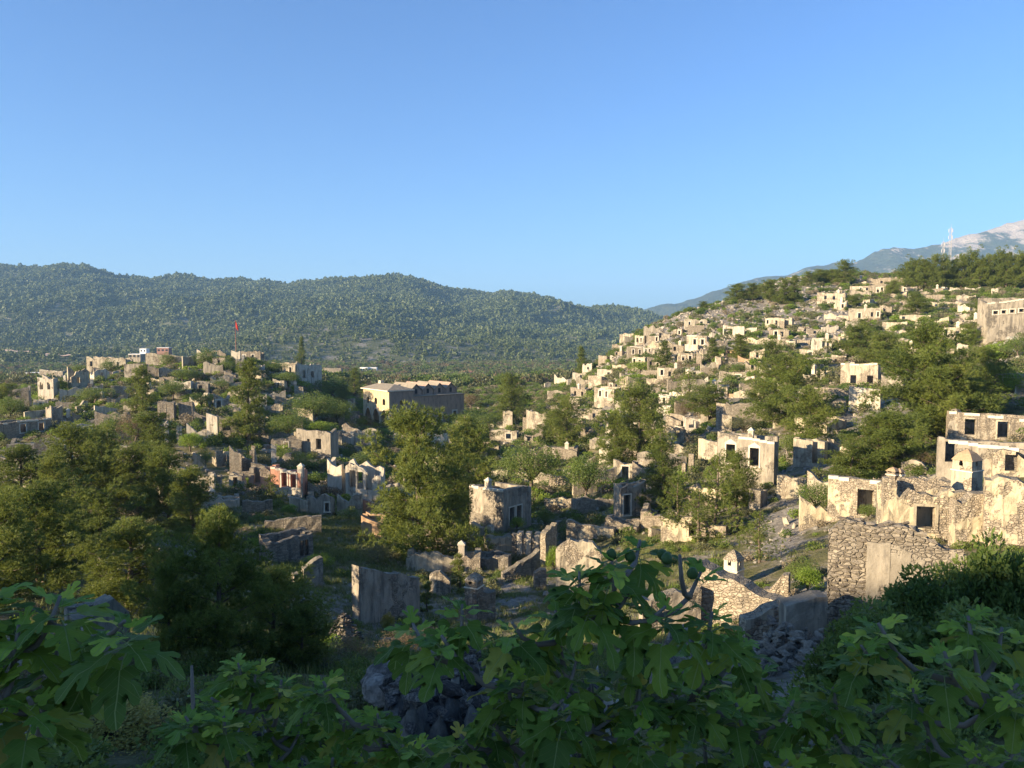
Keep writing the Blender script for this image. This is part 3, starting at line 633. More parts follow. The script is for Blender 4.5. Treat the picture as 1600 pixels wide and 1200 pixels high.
# ---------------------------------------------------------------- the ground, one sheet to the horizon
def axis(lo, hi, st, far_lo, far_hi, g=1.13):
    a = list(np.arange(lo, hi+.01, st)); s = st; x = lo
    L = []
    while x > far_lo: s *= g; x -= s; L.append(x)
    a = L[::-1]+a; s = st; x = hi
    while x < far_hi: s *= g; x += s; a.append(x)
    return np.array(a)
def grid_mesh(name, xs, ys, zf, mat, rocky=None):
    X, Y = np.meshgrid(xs, ys); x = X.ravel(); y = Y.ravel(); z = zf(x, y)
    nx, ny = len(xs), len(ys)
    me = bpy.data.meshes.new(name); me.vertices.add(nx*ny); me.vertices.foreach_set('co', np.stack([x, y, z], 1).astype(np.float32).ravel())
    i, j = np.meshgrid(np.arange(nx-1), np.arange(ny-1)); a = (j*nx+i).ravel()
    f = np.stack([a, a+1, a+nx+1, a+nx], 1).astype(np.int32)
    me.loops.add(f.size); me.loops.foreach_set('vertex_index', f.ravel()); me.polygons.add(len(f)); me.polygons.foreach_set('loop_start', np.arange(0, f.size, 4, dtype=np.int32))
    me.polygons.foreach_set('use_smooth', np.ones(len(f), bool))
    if rocky is not None:
        at = me.attributes.new('rocky', 'FLOAT', 'POINT'); at.data.foreach_set('value', rocky(x, y).astype(np.float32))
    me.materials.append(mat); me.update(calc_edges=True)
    return me
def rocky(x, y):
    u = 800+F*x/np.maximum(y, 1); d = y
    a = np.clip((d-195)/40, 0, 1)*np.clip((u-980)/60, 0, 1)*np.clip((1360-u)/60, 0, 1)*.9 + .38*np.clip((d-95)/40, 0, 1)*np.clip((u-900)/60, 0, 1)
    b = np.clip(1-np.abs(u-35)/60, 0, 1)*np.clip(1-np.abs(d-95)/30, 0, 1)*1.5
    c = np.clip((u-1150)/40, 0, 1)*np.clip((1330-u)/40, 0, 1)*np.clip((45-d)/8, 0, 1)*1.2
    e = np.clip(1-np.abs(d-62)/14, 0, 1)*np.clip(1-np.abs(u-1230)/80, 0, 1)*1.2
    grn = -1.2*np.clip(1-np.abs(u-530)/90, 0, 1)*np.clip(1-np.abs(d-82)/22, 0, 1)
    return a+b+c+e+grn+.15*(y < 130)
XS = np.concatenate([axis(-200, -60, 1.6, -12000, -60)[:-1] if False else axis(-60, 60, .8, -12000, 12000, 1.012)])
def xaxis():
    a = list(np.arange(-45, 45, .75)); s = .75; x = 45; r = []
    while x < 330: s = min(s*1.02, 1.5); x += s; r.append(x)
    while x < 14000: s *= 1.16; x += s; r.append(x)
    s = .75; x = -45; l = []
    while x > -200: s = min(s*1.02, 1.5); x -= s; l.append(x)
    while x > -14000: s *= 1.16; x -= s; l.append(x)
    return np.array(l[::-1]+a+r)
def yaxis():
    a = list(np.arange(-4, 90, .75)); s = .75; y = a[-1]; r = []
    while y < 400: s = min(s*1.02, 1.6); y += s; r.append(y)
    while y < 16000: s *= 1.14; y += s; r.append(y)
    s = 1.0; y = -4; l = []
    while y > -3000: s *= 1.12; y -= s; l.append(y)
    return np.array(l[::-1]+a+r)
ob('ground', grid_mesh('ground', xaxis(), yaxis(), H, M_GROUND, rocky), kind='structure')

# ---------------------------------------------------------------- far hills
RIDGE = [(-900,470),(-400,440),(-100,425),(0,416),(50,418),(100,411),(140,412),(185,430),(240,437),(280,433),(330,441),(370,438),(440,441),(520,434),(570,431),(640,435),(700,448),(760,458),(800,454),(860,463),(920,482),(960,489),(1000,492),(1060,505),(1200,515),(1500,540),(2200,570)]
_ru = np.array([r[0] for r in RIDGE]); _rv = np.array([r[1] for r in RIDGE])
BY = [950, 1150, 1400, 1700, 2100, 2500, 3000]; 
def bands(u):
    """row seen at each of the depths BY for column u"""
    rv = np.interp(u, _ru, _rv)
    mid = np.interp(u, [-500, 0, 300, 380, 450, 540, 620, 700, 780, 900, 1000, 1600], [535, 535, 528, 518, 512, 508, 513, 527, 540, 545, 545, 560])
    foot = np.interp(u, [-500, 0, 400, 520, 1600], [552, 552, 556, 578, 575])
    return [foot*0+590, foot+4, np.minimum(mid+8, foot-6), np.minimum(mid, foot-14)+2, (mid*.45+rv*.55)+6, rv*.75+mid*.25, rv]
def HM(x, y):
    u = 800+F*x/np.maximum(y, 1); r = bands(u)
    Z = [slope(v)*b for v, b in zip(r, BY)]
    out = np.zeros_like(y)
    for k in range(len(BY)-1):
        m = (y >= BY[k]) & (y < BY[k+1]); t = (y[m]-BY[k])/(BY[k+1]-BY[k]); out[m] = Z[k][m]*(1-t)+Z[k+1][m]*t
    m = y >= BY[-1]; t = (y[m]-BY[-1])/1500; out[m] = Z[-1][m]-t*t*500-t*90
    m = y < BY[0]; out[m] = Z[0][m]-6
    rel = np.clip((y-1100)/900, 0, 1)
    n = np.abs(fbm(x/420+3, y/420, 31, 5))*2
    out += rel*(n*85-26)*np.clip((3300-y)/500, .35, 1) + rel*18*fbm(x/110, y/110, 41, 4)
    # keep the skyline where the ridge runs
    return np.maximum(out, -60)
xs = np.linspace(-3400, 2300, 330); ys = np.concatenate([np.linspace(1000, 3300, 190), np.linspace(3350, 4600, 20)])
M_HILL = ground_mat('forest_floor', ((.05, .064, .024), (.075, .088, .032), (.10, .105, .045), (.15, .14, .075)))
ob('hills', grid_mesh('hills', xs, ys, HM, M_HILL), kind='structure')
MR = [(820,560),(900,520),(950,500),(985,491),(1030,478),(1060,471),(1100,458),(1140,448),(1180,438),(1220,430),(1260,420),(1290,417),(1330,409),(1360,398),(1390,389),(1430,388),(1470,380),(1500,372),(1540,362),(1580,350),(1620,340),(1700,322),(1850,310),(2100,330)]
_mu = np.array([r[0] for r in MR]); _mv = np.array([r[1] for r in MR])
def HMR(x, y):
    u = 800+F*x/np.maximum(y, 1); top = slope(np.interp(u, _mu, _mv))*5200
    t = np.clip((y-3500)/1700, 0, 1); z = -60+(top+60)*(t**1.1)
    z = np.where(y > 5200, top-(y-5200)*.5, z)
    rel = np.clip((y-3600)/700, 0, 1)
    z += rel*(-np.abs(fbm(x/420, y/800, 61, 6))*210+30)*np.clip((5450-y)/500+.2, .2, 1)+rel*30*fbm(x/80, y/100, 71, 4)
    return np.maximum(z, -80)
def mountain_mat():
    t = NT('limestone_mountain'); geo = t.new('ShaderNodeNewGeometry'); P = geo.outputs['Position']
    sp = t.new('ShaderNodeSeparateXYZ'); t.l.new(P, sp.inputs[0])
    n = t.noise(P, .0075, 8, .70, (1, .5, 1)); h = t.math('DIVIDE', sp.outputs[2], 1500.0)
    f = t.math('ADD', n, h)
    forest = t.ramp(t.noise(P, .035, 6, .7), [(.35, (.035, .05, .03)), (.6, (.075, .085, .05)), (.75, (.15, .13, .09))])
    t.l.new(t.mix(step(t, f, .84, .95), forest, (.42, .36, .30)), t.b.inputs['Base Color'])
    t.bump(t.noise(P, .018, 8, .7), 40, 1); return t.m
ob('mountain', grid_mesh('mountain', np.linspace(-200, 6200, 320), np.concatenate([np.linspace(3500, 5400, 170), np.linspace(5450, 6600, 12)]), HMR, mountain_mat()), kind='structure')

# dirt road on the lower slope of the far hills
rp = []
for i in range(60):
    u = -60+170*i/59; v = 543+ (u+60)*.095 + 1.2*math.sin(u*.11); d = ray(u, v); T = np.linspace(950, 2400, 500); p = T[:, None]*d
    g = p[:, 2]-HM(p[:, 0], p[:, 1]); w = np.nonzero(g < 0)[0]; q = p[w[0]] if len(w) else p[-1]; rp.append(q)
rp = np.array(rp); k = np.ones(7)/7; rp = np.stack([np.convolve(np.pad(rp[:, i], 3, mode='edge'), k, 'valid') for i in range(3)], 1)
rv, rf = [], []
for i, q in enumerate(rp):
    t = rp[min(i+1, 59)]-rp[max(i-1, 0)]; n = np.array([-t[1], t[0]]); n = n/np.linalg.norm(n)*7
    for s in (-1, 1):
        x, y = q[0]+s*n[0], q[1]+s*n[1]; rv.append((x, y, float(HM(np.array([q[0]]), np.array([q[1]]))[0])+2.5+s*1.0))
    if i: rf.append((2*i-2, 2*i, 2*i+1, 2*i-1))
ob('dirt_road', mesh('dirt_road', rv, rf, simple('pinkish_dirt', (.5, .37, .27), scale=.2)), kind='structure')
# ---------------------------------------------------------------- walls with real thickness, openings and broken tops
def wall_geo(mb, ox, oy, ang, L, T, z0, top, holes, st, vsx, jit, seed):
    """outer face runs from (ox,oy) along ang; thickness goes to the left of that direction"""
    ca, sa = math.cos(ang), math.sin(ang)
    def J(x, z): return jit*(math.sin(x*3.1+seed)*math.sin(z*2.7+seed*1.7)+.6*math.sin(x*7.3+z*3.9+seed)+.4*math.sin(z*9.1-x*5+seed))
    xs = set(np.linspace(0, L, max(2, int(L/st)+1)).round(4))
    for h in holes:
        xs.add(round(max(0, h[0]), 4)); xs.add(round(min(L, h[1]), 4))
        if h[4]:
            for q in (.12, .28, .5, .72, .88): xs.add(round(h[0]+(h[1]-h[0])*q, 4))
    xs = sorted(xs); xs = [x for i, x in enumerate(xs) if i == 0 or x-xs[i-1] > .02]
    def lint(h, x):
        if not h[4]: return h[3]
        t = abs((x-(h[0]+h[1])/2)/((h[1]-h[0])/2)); return h[3]-(h[1]-h[0])*.75*h[4]*(min(t, 1)**1.8)
    def V(x, y, z): mb.v.append((ox+ca*x-sa*y, oy+sa*x+ca*y, z)); return len(mb.v)-1
    strips = []
    for xa, xb in zip(xs, xs[1:]):
        xm = (xa+xb)/2; iv = []; ba = bb = z0; ta, tb = top(xa), top(xb); cut = False
        for h in sorted([h for h in holes if h[0]-.001 <= xm <= h[1]+.001], key=lambda h: h[2]):
            cut = True
            if h[2] > ba+.05: iv.append((ba, bb, min(h[2], ta), min(h[2], tb)))
            ba, bb = lint(h, xa), lint(h, xb)
        if min(ta-ba, tb-bb) > .12: iv.append((ba, bb, ta, tb))
        strips.append((xa, xb, iv, cut))
    for i, (xa, xb, iv, cut) in enumerate(strips):
        sideL = i == 0 or cut or strips[i-1][3]; sideR = i == len(strips)-1 or cut or strips[i+1][3]
        for (ba, bb, ta, tb) in iv:
            n = max(1, int(max(ta-ba, tb-bb)/vsx))
            fr = []; bk = []
            for k in range(n+1):
                za = ba+(ta-ba)*k/n; zb = bb+(tb-bb)*k/n
                fr.append((V(xa, J(xa, za), za), V(xb, J(xb, zb), zb)))
                bk.append((V(xa, T-J(xa+5, za), za), V(xb, T-J(xb+5, zb), zb)))
            for k in range(n):
                mb.f.append((fr[k][0], fr[k][1], fr[k+1][1], fr[k+1][0]))
                mb.f.append((bk[k][1], bk[k][0], bk[k+1][0], bk[k+1][1]))
                if sideL: mb.f.append((bk[k][0], fr[k][0], fr[k+1][0], bk[k+1][0]))
                if sideR: mb.f.append((fr[k][1], bk[k][1], bk[k+1][1], fr[k+1][1]))
            mb.f.append((fr[n][0], fr[n][1], bk[n][1], bk[n][0]))
            if ba > z0+.01: mb.f.append((fr[0][1], fr[0][0], bk[0][0], bk[0][1]))
def topline(L, h0, h1, rag, seed, hump=0, dips=()):
    rr = random.Random(seed); ph = [rr.uniform(0, 99) for _ in range(4)]
    ev = rr.choice([0, 1, -1])
    def f(x):
        z = h0+(h1-h0)*x/max(L, .01)
        z += hump*math.sin(math.pi*min(1, max(0, x/L)))
        n = .5*math.sin(x*1.1+ph[0])+.3*math.sin(x*2.9+ph[1])+.25*math.sin(x*6.7+ph[2])
        s = (int(x*1.3+ph[3]*7)*7919 % 13)/13-.5
        z += rag*(n*.55+s*.6) - rag*.25
        for (c, w, d) in dips: z -= d*max(0, 1-abs(x-c)/w)
        return max(.25, z)
    return f
def frame_ring(mb, x0, x1, z0, z1, y, arch=0, w=.16, t=.1, proj=.05):
    mb.box(x0-w, x0-.003, y-proj, y+t, z0-w*.6, z1+w); mb.box(x1+.003, x1+w, y-proj, y+t, z0-w*.6, z1+w)
    mb.box(x0-.003, x1+.003, y-proj+.003, y+t, z1+.003, z1+w-.004)
    mb.box(x0-w-.05, x1+w+.05, y-proj-.06, y+t, z0-w*.6-.12, z0-w*.6-.004)
def make_chimney(h=1.3, w=.55, mat=None, parent=None, loc=(0, 0, 0)):
    m = MB(); m.box(-w/2, w/2, -w/2, w/2, -.6, h, j=.015); c = ob('chimney', m.me('chimney', MAT['white']), parent, loc)
    t = MB(); a = w/2+.07; b = len(t.v)
    t.box(-a, a, -a, a, h, h+.1, j=.01); b = len(t.v)
    t.v += [(-a*.9, -a*.9, h+.1), (a*.9, -a*.9, h+.1), (a*.9, a*.9, h+.1), (-a*.9, a*.9, h+.1), (0, 0, h+.1+w*.55)]
    t.f += [(b, b+1, b+4), (b+1, b+2, b+4), (b+2, b+3, b+4), (b+3, b, b+4)]
    ob('chimney_cap', t.me('chimney_cap', M_TERRA if mat is None else mat), c)
    return c
def build(q, idx):
    kind, u0, u1, vt, vb, yaw, mat, win, label, k = q['sp']
    W, dp, D = q['W'], q['dp'], q['D']; h0, h1 = q['hs']; rag = min(max(k.get('rag', .3)*1.15, .1 if k.get('cap') else .28), .45*max(h0, h1)); m = MAT[mat]
    T = k.get('T', .55 if kind == 'house' else .6); T = min(T, W*.35) if kind == 'house' else T
    st = min(.8, max(.28, D/170)); vsx = st*1.2 if D < 100 else 3.0; jit = .022 if mat in ('cream', 'white', 'grey', 'pink') else .04
    base = -3.2
    holes = []
    for (fx, fz, w, h) in win:
        x = fx*W; hh = h0+(h1-h0)*fx; sc = min(1, hh*.62/h); h = h*sc
        a0, a1 = max(.15, x-w/2), min(W-.15, x+w/2)
        if a1-a0 < .2: continue
        zc = fz*hh; holes.append((a0, a1, max(.05, zc-h/2), min(zc+h/2, hh-.2), 0))
    if 'gap' in k: g = k['gap']*W; holes.append((g, g+min(.16*W, 1.6), .3, 99, 0))
    nm = 'ruined_house' if kind == 'house' else 'ruined_wall'
    root = empty(nm, q['c'], q['rz'], label=label, cat='ruin', group=k['group'], kind='thing')
    y0 = -dp/2 if kind == 'house' else -T/2
    rr = random.Random(idx*7+1)
    dips = [] if rag < .35 else [(rr.uniform(.1, .9)*W, rr.uniform(.6, 1.6), rr.uniform(.3, 1.1)*min(1, rag))]
    b = MB(); tf = topline(W, h0, h1, rag, idx, k.get('hump', 0), dips)
    wall_geo(b, -W/2, y0, 0, W, T, base, tf, holes, st, vsx, jit, idx)
    ob('wall', b.me('wall', m), root)
    if D < 330:
        for hh in holes:
            if (D > 95 and rr.random() < .4) or k['group'] == GF: continue
            if hh[3] < 50 and hh[1]-hh[0] > .3 and rag < 1.0 and hh[1]-hh[0] < 2.2 and True:
                if min(tf(hh[0]), tf(hh[1])) < hh[3]+.25: continue
                fb = MB(); frame_ring(fb, hh[0]-W/2, hh[1]-W/2, hh[2], hh[3], y0, w=.16 if D < 150 else .22)
                ob('window_frame', fb.me('window_frame', MAT['cream'] if D < 95 and mat != 'grey' else M_FRAME), root)
                if k.get('arch'):
                    ab = MB(); xc = (hh[0]+hh[1])/2-W/2; w = (hh[1]-hh[0])/2+.2
                    ab.v += [(xc-w, y0-.06, hh[3]+.165), (xc+w, y0-.06, hh[3]+.165), (xc, y0-.06, hh[3]+.62), (xc-w, y0+.08, hh[3]+.165), (xc+w, y0+.08, hh[3]+.165), (xc, y0+.08, hh[3]+.62)]
                    ab.f += [(0, 1, 2), (3, 5, 4), (0, 2, 5, 3), (1, 4, 5, 2), (0, 3, 4, 1)]
                    ob('window_crown', ab.me('window_crown', M_FRAME), root)
    if kind == 'house':
        # side walls, rear wall, an added cross wall whose shade darkens the windows
        hb = max(h0, h1)
        for s in (-1, 1):
            hh = h0 if s < 0 else h1; b = MB()
            sh = []
            if k.get('side') and s == 1:
                for (fx, fz, w, h) in k['side']: sh.append((fx*dp-w/2, fx*dp+w/2, fz*hh-h/2, fz*hh+h/2, 0))
            elif dp > 3.4 and rr.random() < .45: sh.append((dp*.5-.4, dp*.5+.4, hh*.35, min(hh*.35+1.2, hh*.8), 0))
            L = dp-2*T-.01
            if L > .3:
                t2 = topline(L, hh*(1 if rag < .5 else rr.uniform(.7, 1)), hb*(rr.uniform(.82, 1) if rag < .5 else rr.uniform(.5, 1)), rag*1.2, idx*3+s)
                sh = [(a-T, c-T, d, e, f) for a, c, d, e, f in sh if c-T < L-.1 and a-T > .1]
                if s == 1: wall_geo(b, W/2, y0+T+.005, math.pi/2, L, T, base, t2, sh, st, vsx, jit, idx+3)
                else: wall_geo(b, -W/2+T, y0+T+.005, math.pi/2, L, T, base, t2, sh, st, vsx, jit, idx+9)
                ob('wall', b.me('wall', m), root)
                for hh_ in sh:
                    fb = MB()
                    if s == 1 and k.get('side'):
                        x = W/2; a0 = y0+T+.005+hh_[0]; a1 = y0+T+.005+hh_[1]
                        fb.box(x-.08, x+.05, a0-.15, a0, hh_[2]-.1, hh_[3]+.15); fb.box(x-.08, x+.05, a1, a1+.15, hh_[2]-.1, hh_[3]+.15); fb.box(x-.08, x+.05, a0+.003, a1-.003, hh_[3], hh_[3]+.14)
                        ob('window_frame', fb.me('window_frame', M_FRAME), root)
        b = MB(); rh = hb*(rr.uniform(.8, 1.02) if rag < .4 else rr.uniform(.6, 1.1))
        rear = [(W*.3-.4, W*.3+.4, rh*.4, rh*.75, 0)] if (W > 5 and rr.random() < .5) else []
        wall_geo(b, -W/2, dp/2-T, 0, W, T, base, topline(W, rh, rh*(1 if rag < .4 else rr.uniform(.7, 1)), rag, idx*5), rear, st, 3, jit, idx+5)
        ob('wall', b.me('wall', m), root)
        if win and dp-2*T > 1.6:
            b = MB(); hi = min(h0, h1)*rr.uniform(.75, .92)
            wall_geo(b, -W/2+T+.02, y0+T+min(1.5, dp*.4), 0, W-2*T-.04, .35, -.5, topline(W, hi, hi, rag*.6, idx*11), [], st*1.5, 3, 0, idx)
            ob('inner_wall', b.me('inner_wall', MAT['white' if mat in ('white', 'cream', 'pink') else 'grey']), root)
    if k.get('cap'):
        b = MB(); n = max(3, int(W/.7)); yy = y0-.07
        for i in range(n):
            xa, xb = -W/2+W*i/n, -W/2+W*(i+1)/n
            if rr.random() < .3: continue
            za = min(tf(xa+W/2), tf(xb+W/2)); b = MB(); b.box(xa+.004, xb-.004, yy, yy+.3, za-.22, za+.06, j=.012); ob('coping_stone', b.me('coping_stone', M_CAP if mat not in ('pink', 'white') else M_FRAME), root)
    if k.get('lower'):
        b = MB(); b.box(-W/2-.03, W/2+.03, y0-.04, y0+.2, base, h1*k['lower']); ob('plinth', b.me('plinth', MAT['white']), root)
        b = MB(); b.box(W/2+.0, W/2+.06, y0-.07, y0+.5, -.5, h1); ob('pilaster', b.me('pilaster', MAT['white']), root)
    if k.get('chim') is not None:
        x = k['chim']*W; hh = h0+(h1-h0)*k['chim']
        make_chimney(1.0 if D > 90 else .85, .55 if D < 90 else .7, parent=root, loc=(x-W/2, y0+T/2+.1, hh-.1), mat=M_FRAME)
    for j in range(k.get('pillars', 0)):
        b = MB(); x = -W/2+W*(.25+.28*j); b.box(x-.25, x+.25, y0-.12, y0+T+.1, base, h0+.25, j=.03); ob('pier', b.me('pier', MAT['white']), root)
    if k.get('brick'):
        for r_ in range(4):
            for c_ in range(3):
                b = MB(); b.box(0, .24, -.05, .05, 0, .06, j=.008); x = W/2-1.0+c_*.27+(r_ % 2)*.1
                ob('brick', b.me('brick', M_TERRA), root, loc=(x, y0-.05, .08+r_*.085))
    return root
ROOTS = [build(q, i) for i, q in enumerate(PL)]
def stubs():
    rr = random.Random(5); n = 0
    for q in PL:
        kind, u0, u1, vt, vb, yaw, mat, win, label, k = q['sp']
        if kind != 'house' or q['D'] < 70 or u1 > 1560 or u0 < 10: continue
        for side, word in ((-1, 'left'), (1, 'right')):
            if rr.random() < .35: continue
            lab = f"broken wall stub just {word} of the "+label
            if len(lab.split()) > 16: continue
            w = rr.uniform(5, 15)*(u1-u0)/36+3; c_ = (u0-w*rr.uniform(.7, 1.6)) if side < 0 else (u1+w*rr.uniform(.6, 1.5)); v1 = vt[0] if isinstance(vt, tuple) else vt
            hgt = (vb-v1)*rr.uniform(.35, .75); vbb = vb+rr.uniform(-2, 8)
            sp = ('wall', c_-w/2, c_+w/2, (vbb-hgt*rr.uniform(.5, 1), vbb-hgt), vbb, rr.uniform(-35, 40), rr.choice([mat, mat, 'stone', 'cream', 'white']), [], lab, dict(group='broken wall stubs beside the ruins', rag=rr.uniform(.4, 1.0)))
            build(place(sp), 900+n); n += 1
    print('stubs', n)
stubs()

# ---------------------------------------------------------------- the church
M_ROOF2 = simple('pinkish_roof_covering', (.36, .26, .19), var=.4, scale=1.0)
def church():
    g = 'church'; root = empty('church', (CH['c'].x, CH['c'].y, CHURCH.z), CH['rz'], label='ochre church with pointed arches and a row of roof gables', cat='church')
    W, N, L, T = 15.4, 8.0, 25.0, .7; h = 10.4; y0 = -L/2; bz = -3
    flat = lambda z: (lambda x: z)
    arch = [(1.1, 4.8, .3, 5.3, .8), (5.85, 9.55, .3, 5.4, .8), (10.6, 14.3, .3, 5.3, .8)]
    wins = [(2.2, 3.7, 6.5, 8.3, .35), (6.95, 8.45, 6.5, 8.3, .35), (11.7, 13.2, 6.5, 8.3, .35)]
    b = MB(); wall_geo(b, -W/2, y0+.3, 0, W, .4, bz, flat(h), arch+wins, 1.2, 20, 0, 1); ob('front_wall', b.me('front_wall', MAT['ochre']), root)
    for a in arch:
        f = MB(); n = 10; xc = (a[0]+a[1])/2-W/2; hw = (a[1]-a[0])/2
        pts = []
        for i in range(n+1):
            t = -1+2*i/n; z = a[3]-(a[1]-a[0])*.75*.8*(abs(t)**1.8); pts.append((xc+t*hw*1.06, z+.18))
        for p, q in zip(pts, pts[1:]):
            bb = len(f.v); f.v += [(p[0], y0+.22, p[1]), (q[0], y0+.22, q[1]), (q[0], y0+.22, q[1]-.3), (p[0], y0+.22, p[1]-.3), (p[0], y0+.32, p[1]), (q[0], y0+.32, q[1]), (q[0], y0+.32, q[1]-.3), (p[0], y0+.32, p[1]-.3)]
            f.f += [(bb+3, bb+2, bb+1, bb), (bb, bb+1, bb+5, bb+4), (bb+2, bb+3, bb+7, bb+6)]
        ob('arch_moulding', f.me('arch_moulding', M_FRAME), root)
    b = MB(); wall_geo(b, -W/2+T, y0+4.5, 0, W-2*T, .5, bz, flat(h-.5), [(W/2-1.6, W/2, 0, 3.2, .5)], 2, 20, 0, 2); ob('inner_wall', b.me('inner_wall', MAT['ochre']), root)
    # side walls of the front block, then of the lower nave
    sw = [(2.0, 5.0, .3, 4.7, 1), (3.0, 3.9, 6.2, 7.9, .45)]
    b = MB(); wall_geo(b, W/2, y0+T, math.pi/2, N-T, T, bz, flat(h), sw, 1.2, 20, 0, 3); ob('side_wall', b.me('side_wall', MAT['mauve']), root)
    b = MB(); wall_geo(b, -W/2+T, y0+T, math.pi/2, N-T, T, bz, flat(h), [], 1.2, 20, 0, 3); ob('side_wall', b.me('side_wall', MAT['ochre']), root)
    nh = 8.6; hol = [(x, x+1.1, 1.6, 3.9, 0) for x in (3.2, 8.2, 13.2)]
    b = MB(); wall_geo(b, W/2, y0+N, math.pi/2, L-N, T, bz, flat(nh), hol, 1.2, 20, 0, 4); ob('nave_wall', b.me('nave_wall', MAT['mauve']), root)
    b = MB(); wall_geo(b, -W/2+T, y0+N, math.pi/2, L-N, T, bz, flat(nh), [], 1.2, 20, 0, 4); ob('nave_wall', b.me('nave_wall', MAT['ochre']), root)
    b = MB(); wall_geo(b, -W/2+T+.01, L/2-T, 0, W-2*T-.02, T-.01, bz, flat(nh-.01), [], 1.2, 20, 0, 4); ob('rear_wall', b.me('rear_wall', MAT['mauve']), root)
    for q in hol:
        f = MB(); x = W/2; a0 = y0+N+q[0]; a1 = y0+N+q[1]
        f.box(x-.1, x+.08, a0-.35, a0, q[2]-.3, q[3]+.35); f.box(x-.1, x+.08, a1, a1+.35, q[2]-.3, q[3]+.35); f.box(x-.1, x+.08, a0+.01, a1-.01, q[3], q[3]+.34)
        ob('window_frame', f.me('window_frame', M_FRAME), root)
    # hipped roof over the front block with a flat white eave line
    e = .35; b = MB(); b.box(-W/2-e, W/2+e, y0-e, y0+N+.2, h+.003, h+.3); ob('eave', b.me('eave', M_CAP), root)
    b = MB(); z1 = h+.3; z2 = h+1.75
    b.v += [(-W/2-e, y0-e, z1), (W/2+e, y0-e, z1), (W/2+e, y0+N+.2, z1), (-W/2-e, y0+N+.2, z1), (-W/2+3, y0+N/2, z2), (W/2-3.5, y0+N/2, z2)]
    b.f += [(0, 1, 5, 4), (1, 2, 5), (2, 3, 4, 5), (3, 0, 4)]; ob('roof', b.me('roof', M_ROOF), root)
    b = MB(); b.box(-W/2+3.2, -W/2+4.6, y0+N/2-.5, y0+N/2+.6, z2-.4, z2+.7, j=.05); ob('bell_cote', b.me('bell_cote', MAT['white']), root)
    # nave: four cross gables facing the side, a barrel of roof behind them
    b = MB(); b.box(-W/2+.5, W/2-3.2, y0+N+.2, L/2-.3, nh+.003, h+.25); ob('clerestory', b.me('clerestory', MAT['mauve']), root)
    b = MB(); b.box(-W/2-.2, W/2+.25, y0+N+.21, L/2+.2, nh+.004, nh+.2); ob('nave_eave', b.me('nave_eave', M_ROOF), root)
    for i in range(4):
        ya = y0+N+.5+i*3.9; yb = ya+3.7; ym = (ya+yb)/2; xf = W/2-2.6; zt = h+1.5
        gb = MB(); gb.v += [(xf, ya, nh+.2), (xf, yb, nh+.2), (xf, yb, h-.2), (xf, ym, zt-.15), (xf, ya, h-.2)]
        gb.v += [(xf-.6, a, c) for (_, a, c) in gb.v[:5]]; gb.f += [(0, 1, 2, 3, 4), (9, 8, 7, 6, 5)]+[(i_, i_+5, (i_+1) % 5+5, (i_+1) % 5) for i_ in range(5)]
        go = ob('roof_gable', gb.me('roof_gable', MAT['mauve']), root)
        wb = MB(); wb.box(xf-.05, xf+.03, ym-.4, ym+.4, nh+.6, h+.1); ob('lancet', wb.me('lancet', M_DARKGLASS), go)
        rb = MB(); x2 = -W/2+1
        rb.v += [(xf+.35, ya-.12, h-.25), (xf+.35, ym, zt), (xf+.35, yb+.12, h-.25), (x2, ya-.12, h-.25), (x2, ym, zt), (x2, yb+.12, h-.25)]
        rb.v += [(a, b_, c+.16) for (a, b_, c) in rb.v[:6]]
        rb.f += [(0, 1, 4, 3), (1, 2, 5, 4), (6, 9, 10, 7), (7, 10, 11, 8), (0, 6, 7, 1), (1, 7, 8, 2), (0, 3, 9, 6), (2, 8, 11, 5)]
        ob('roof', rb.me('roof', M_ROOF2 if i % 2 else M_ROOF), root)
church()

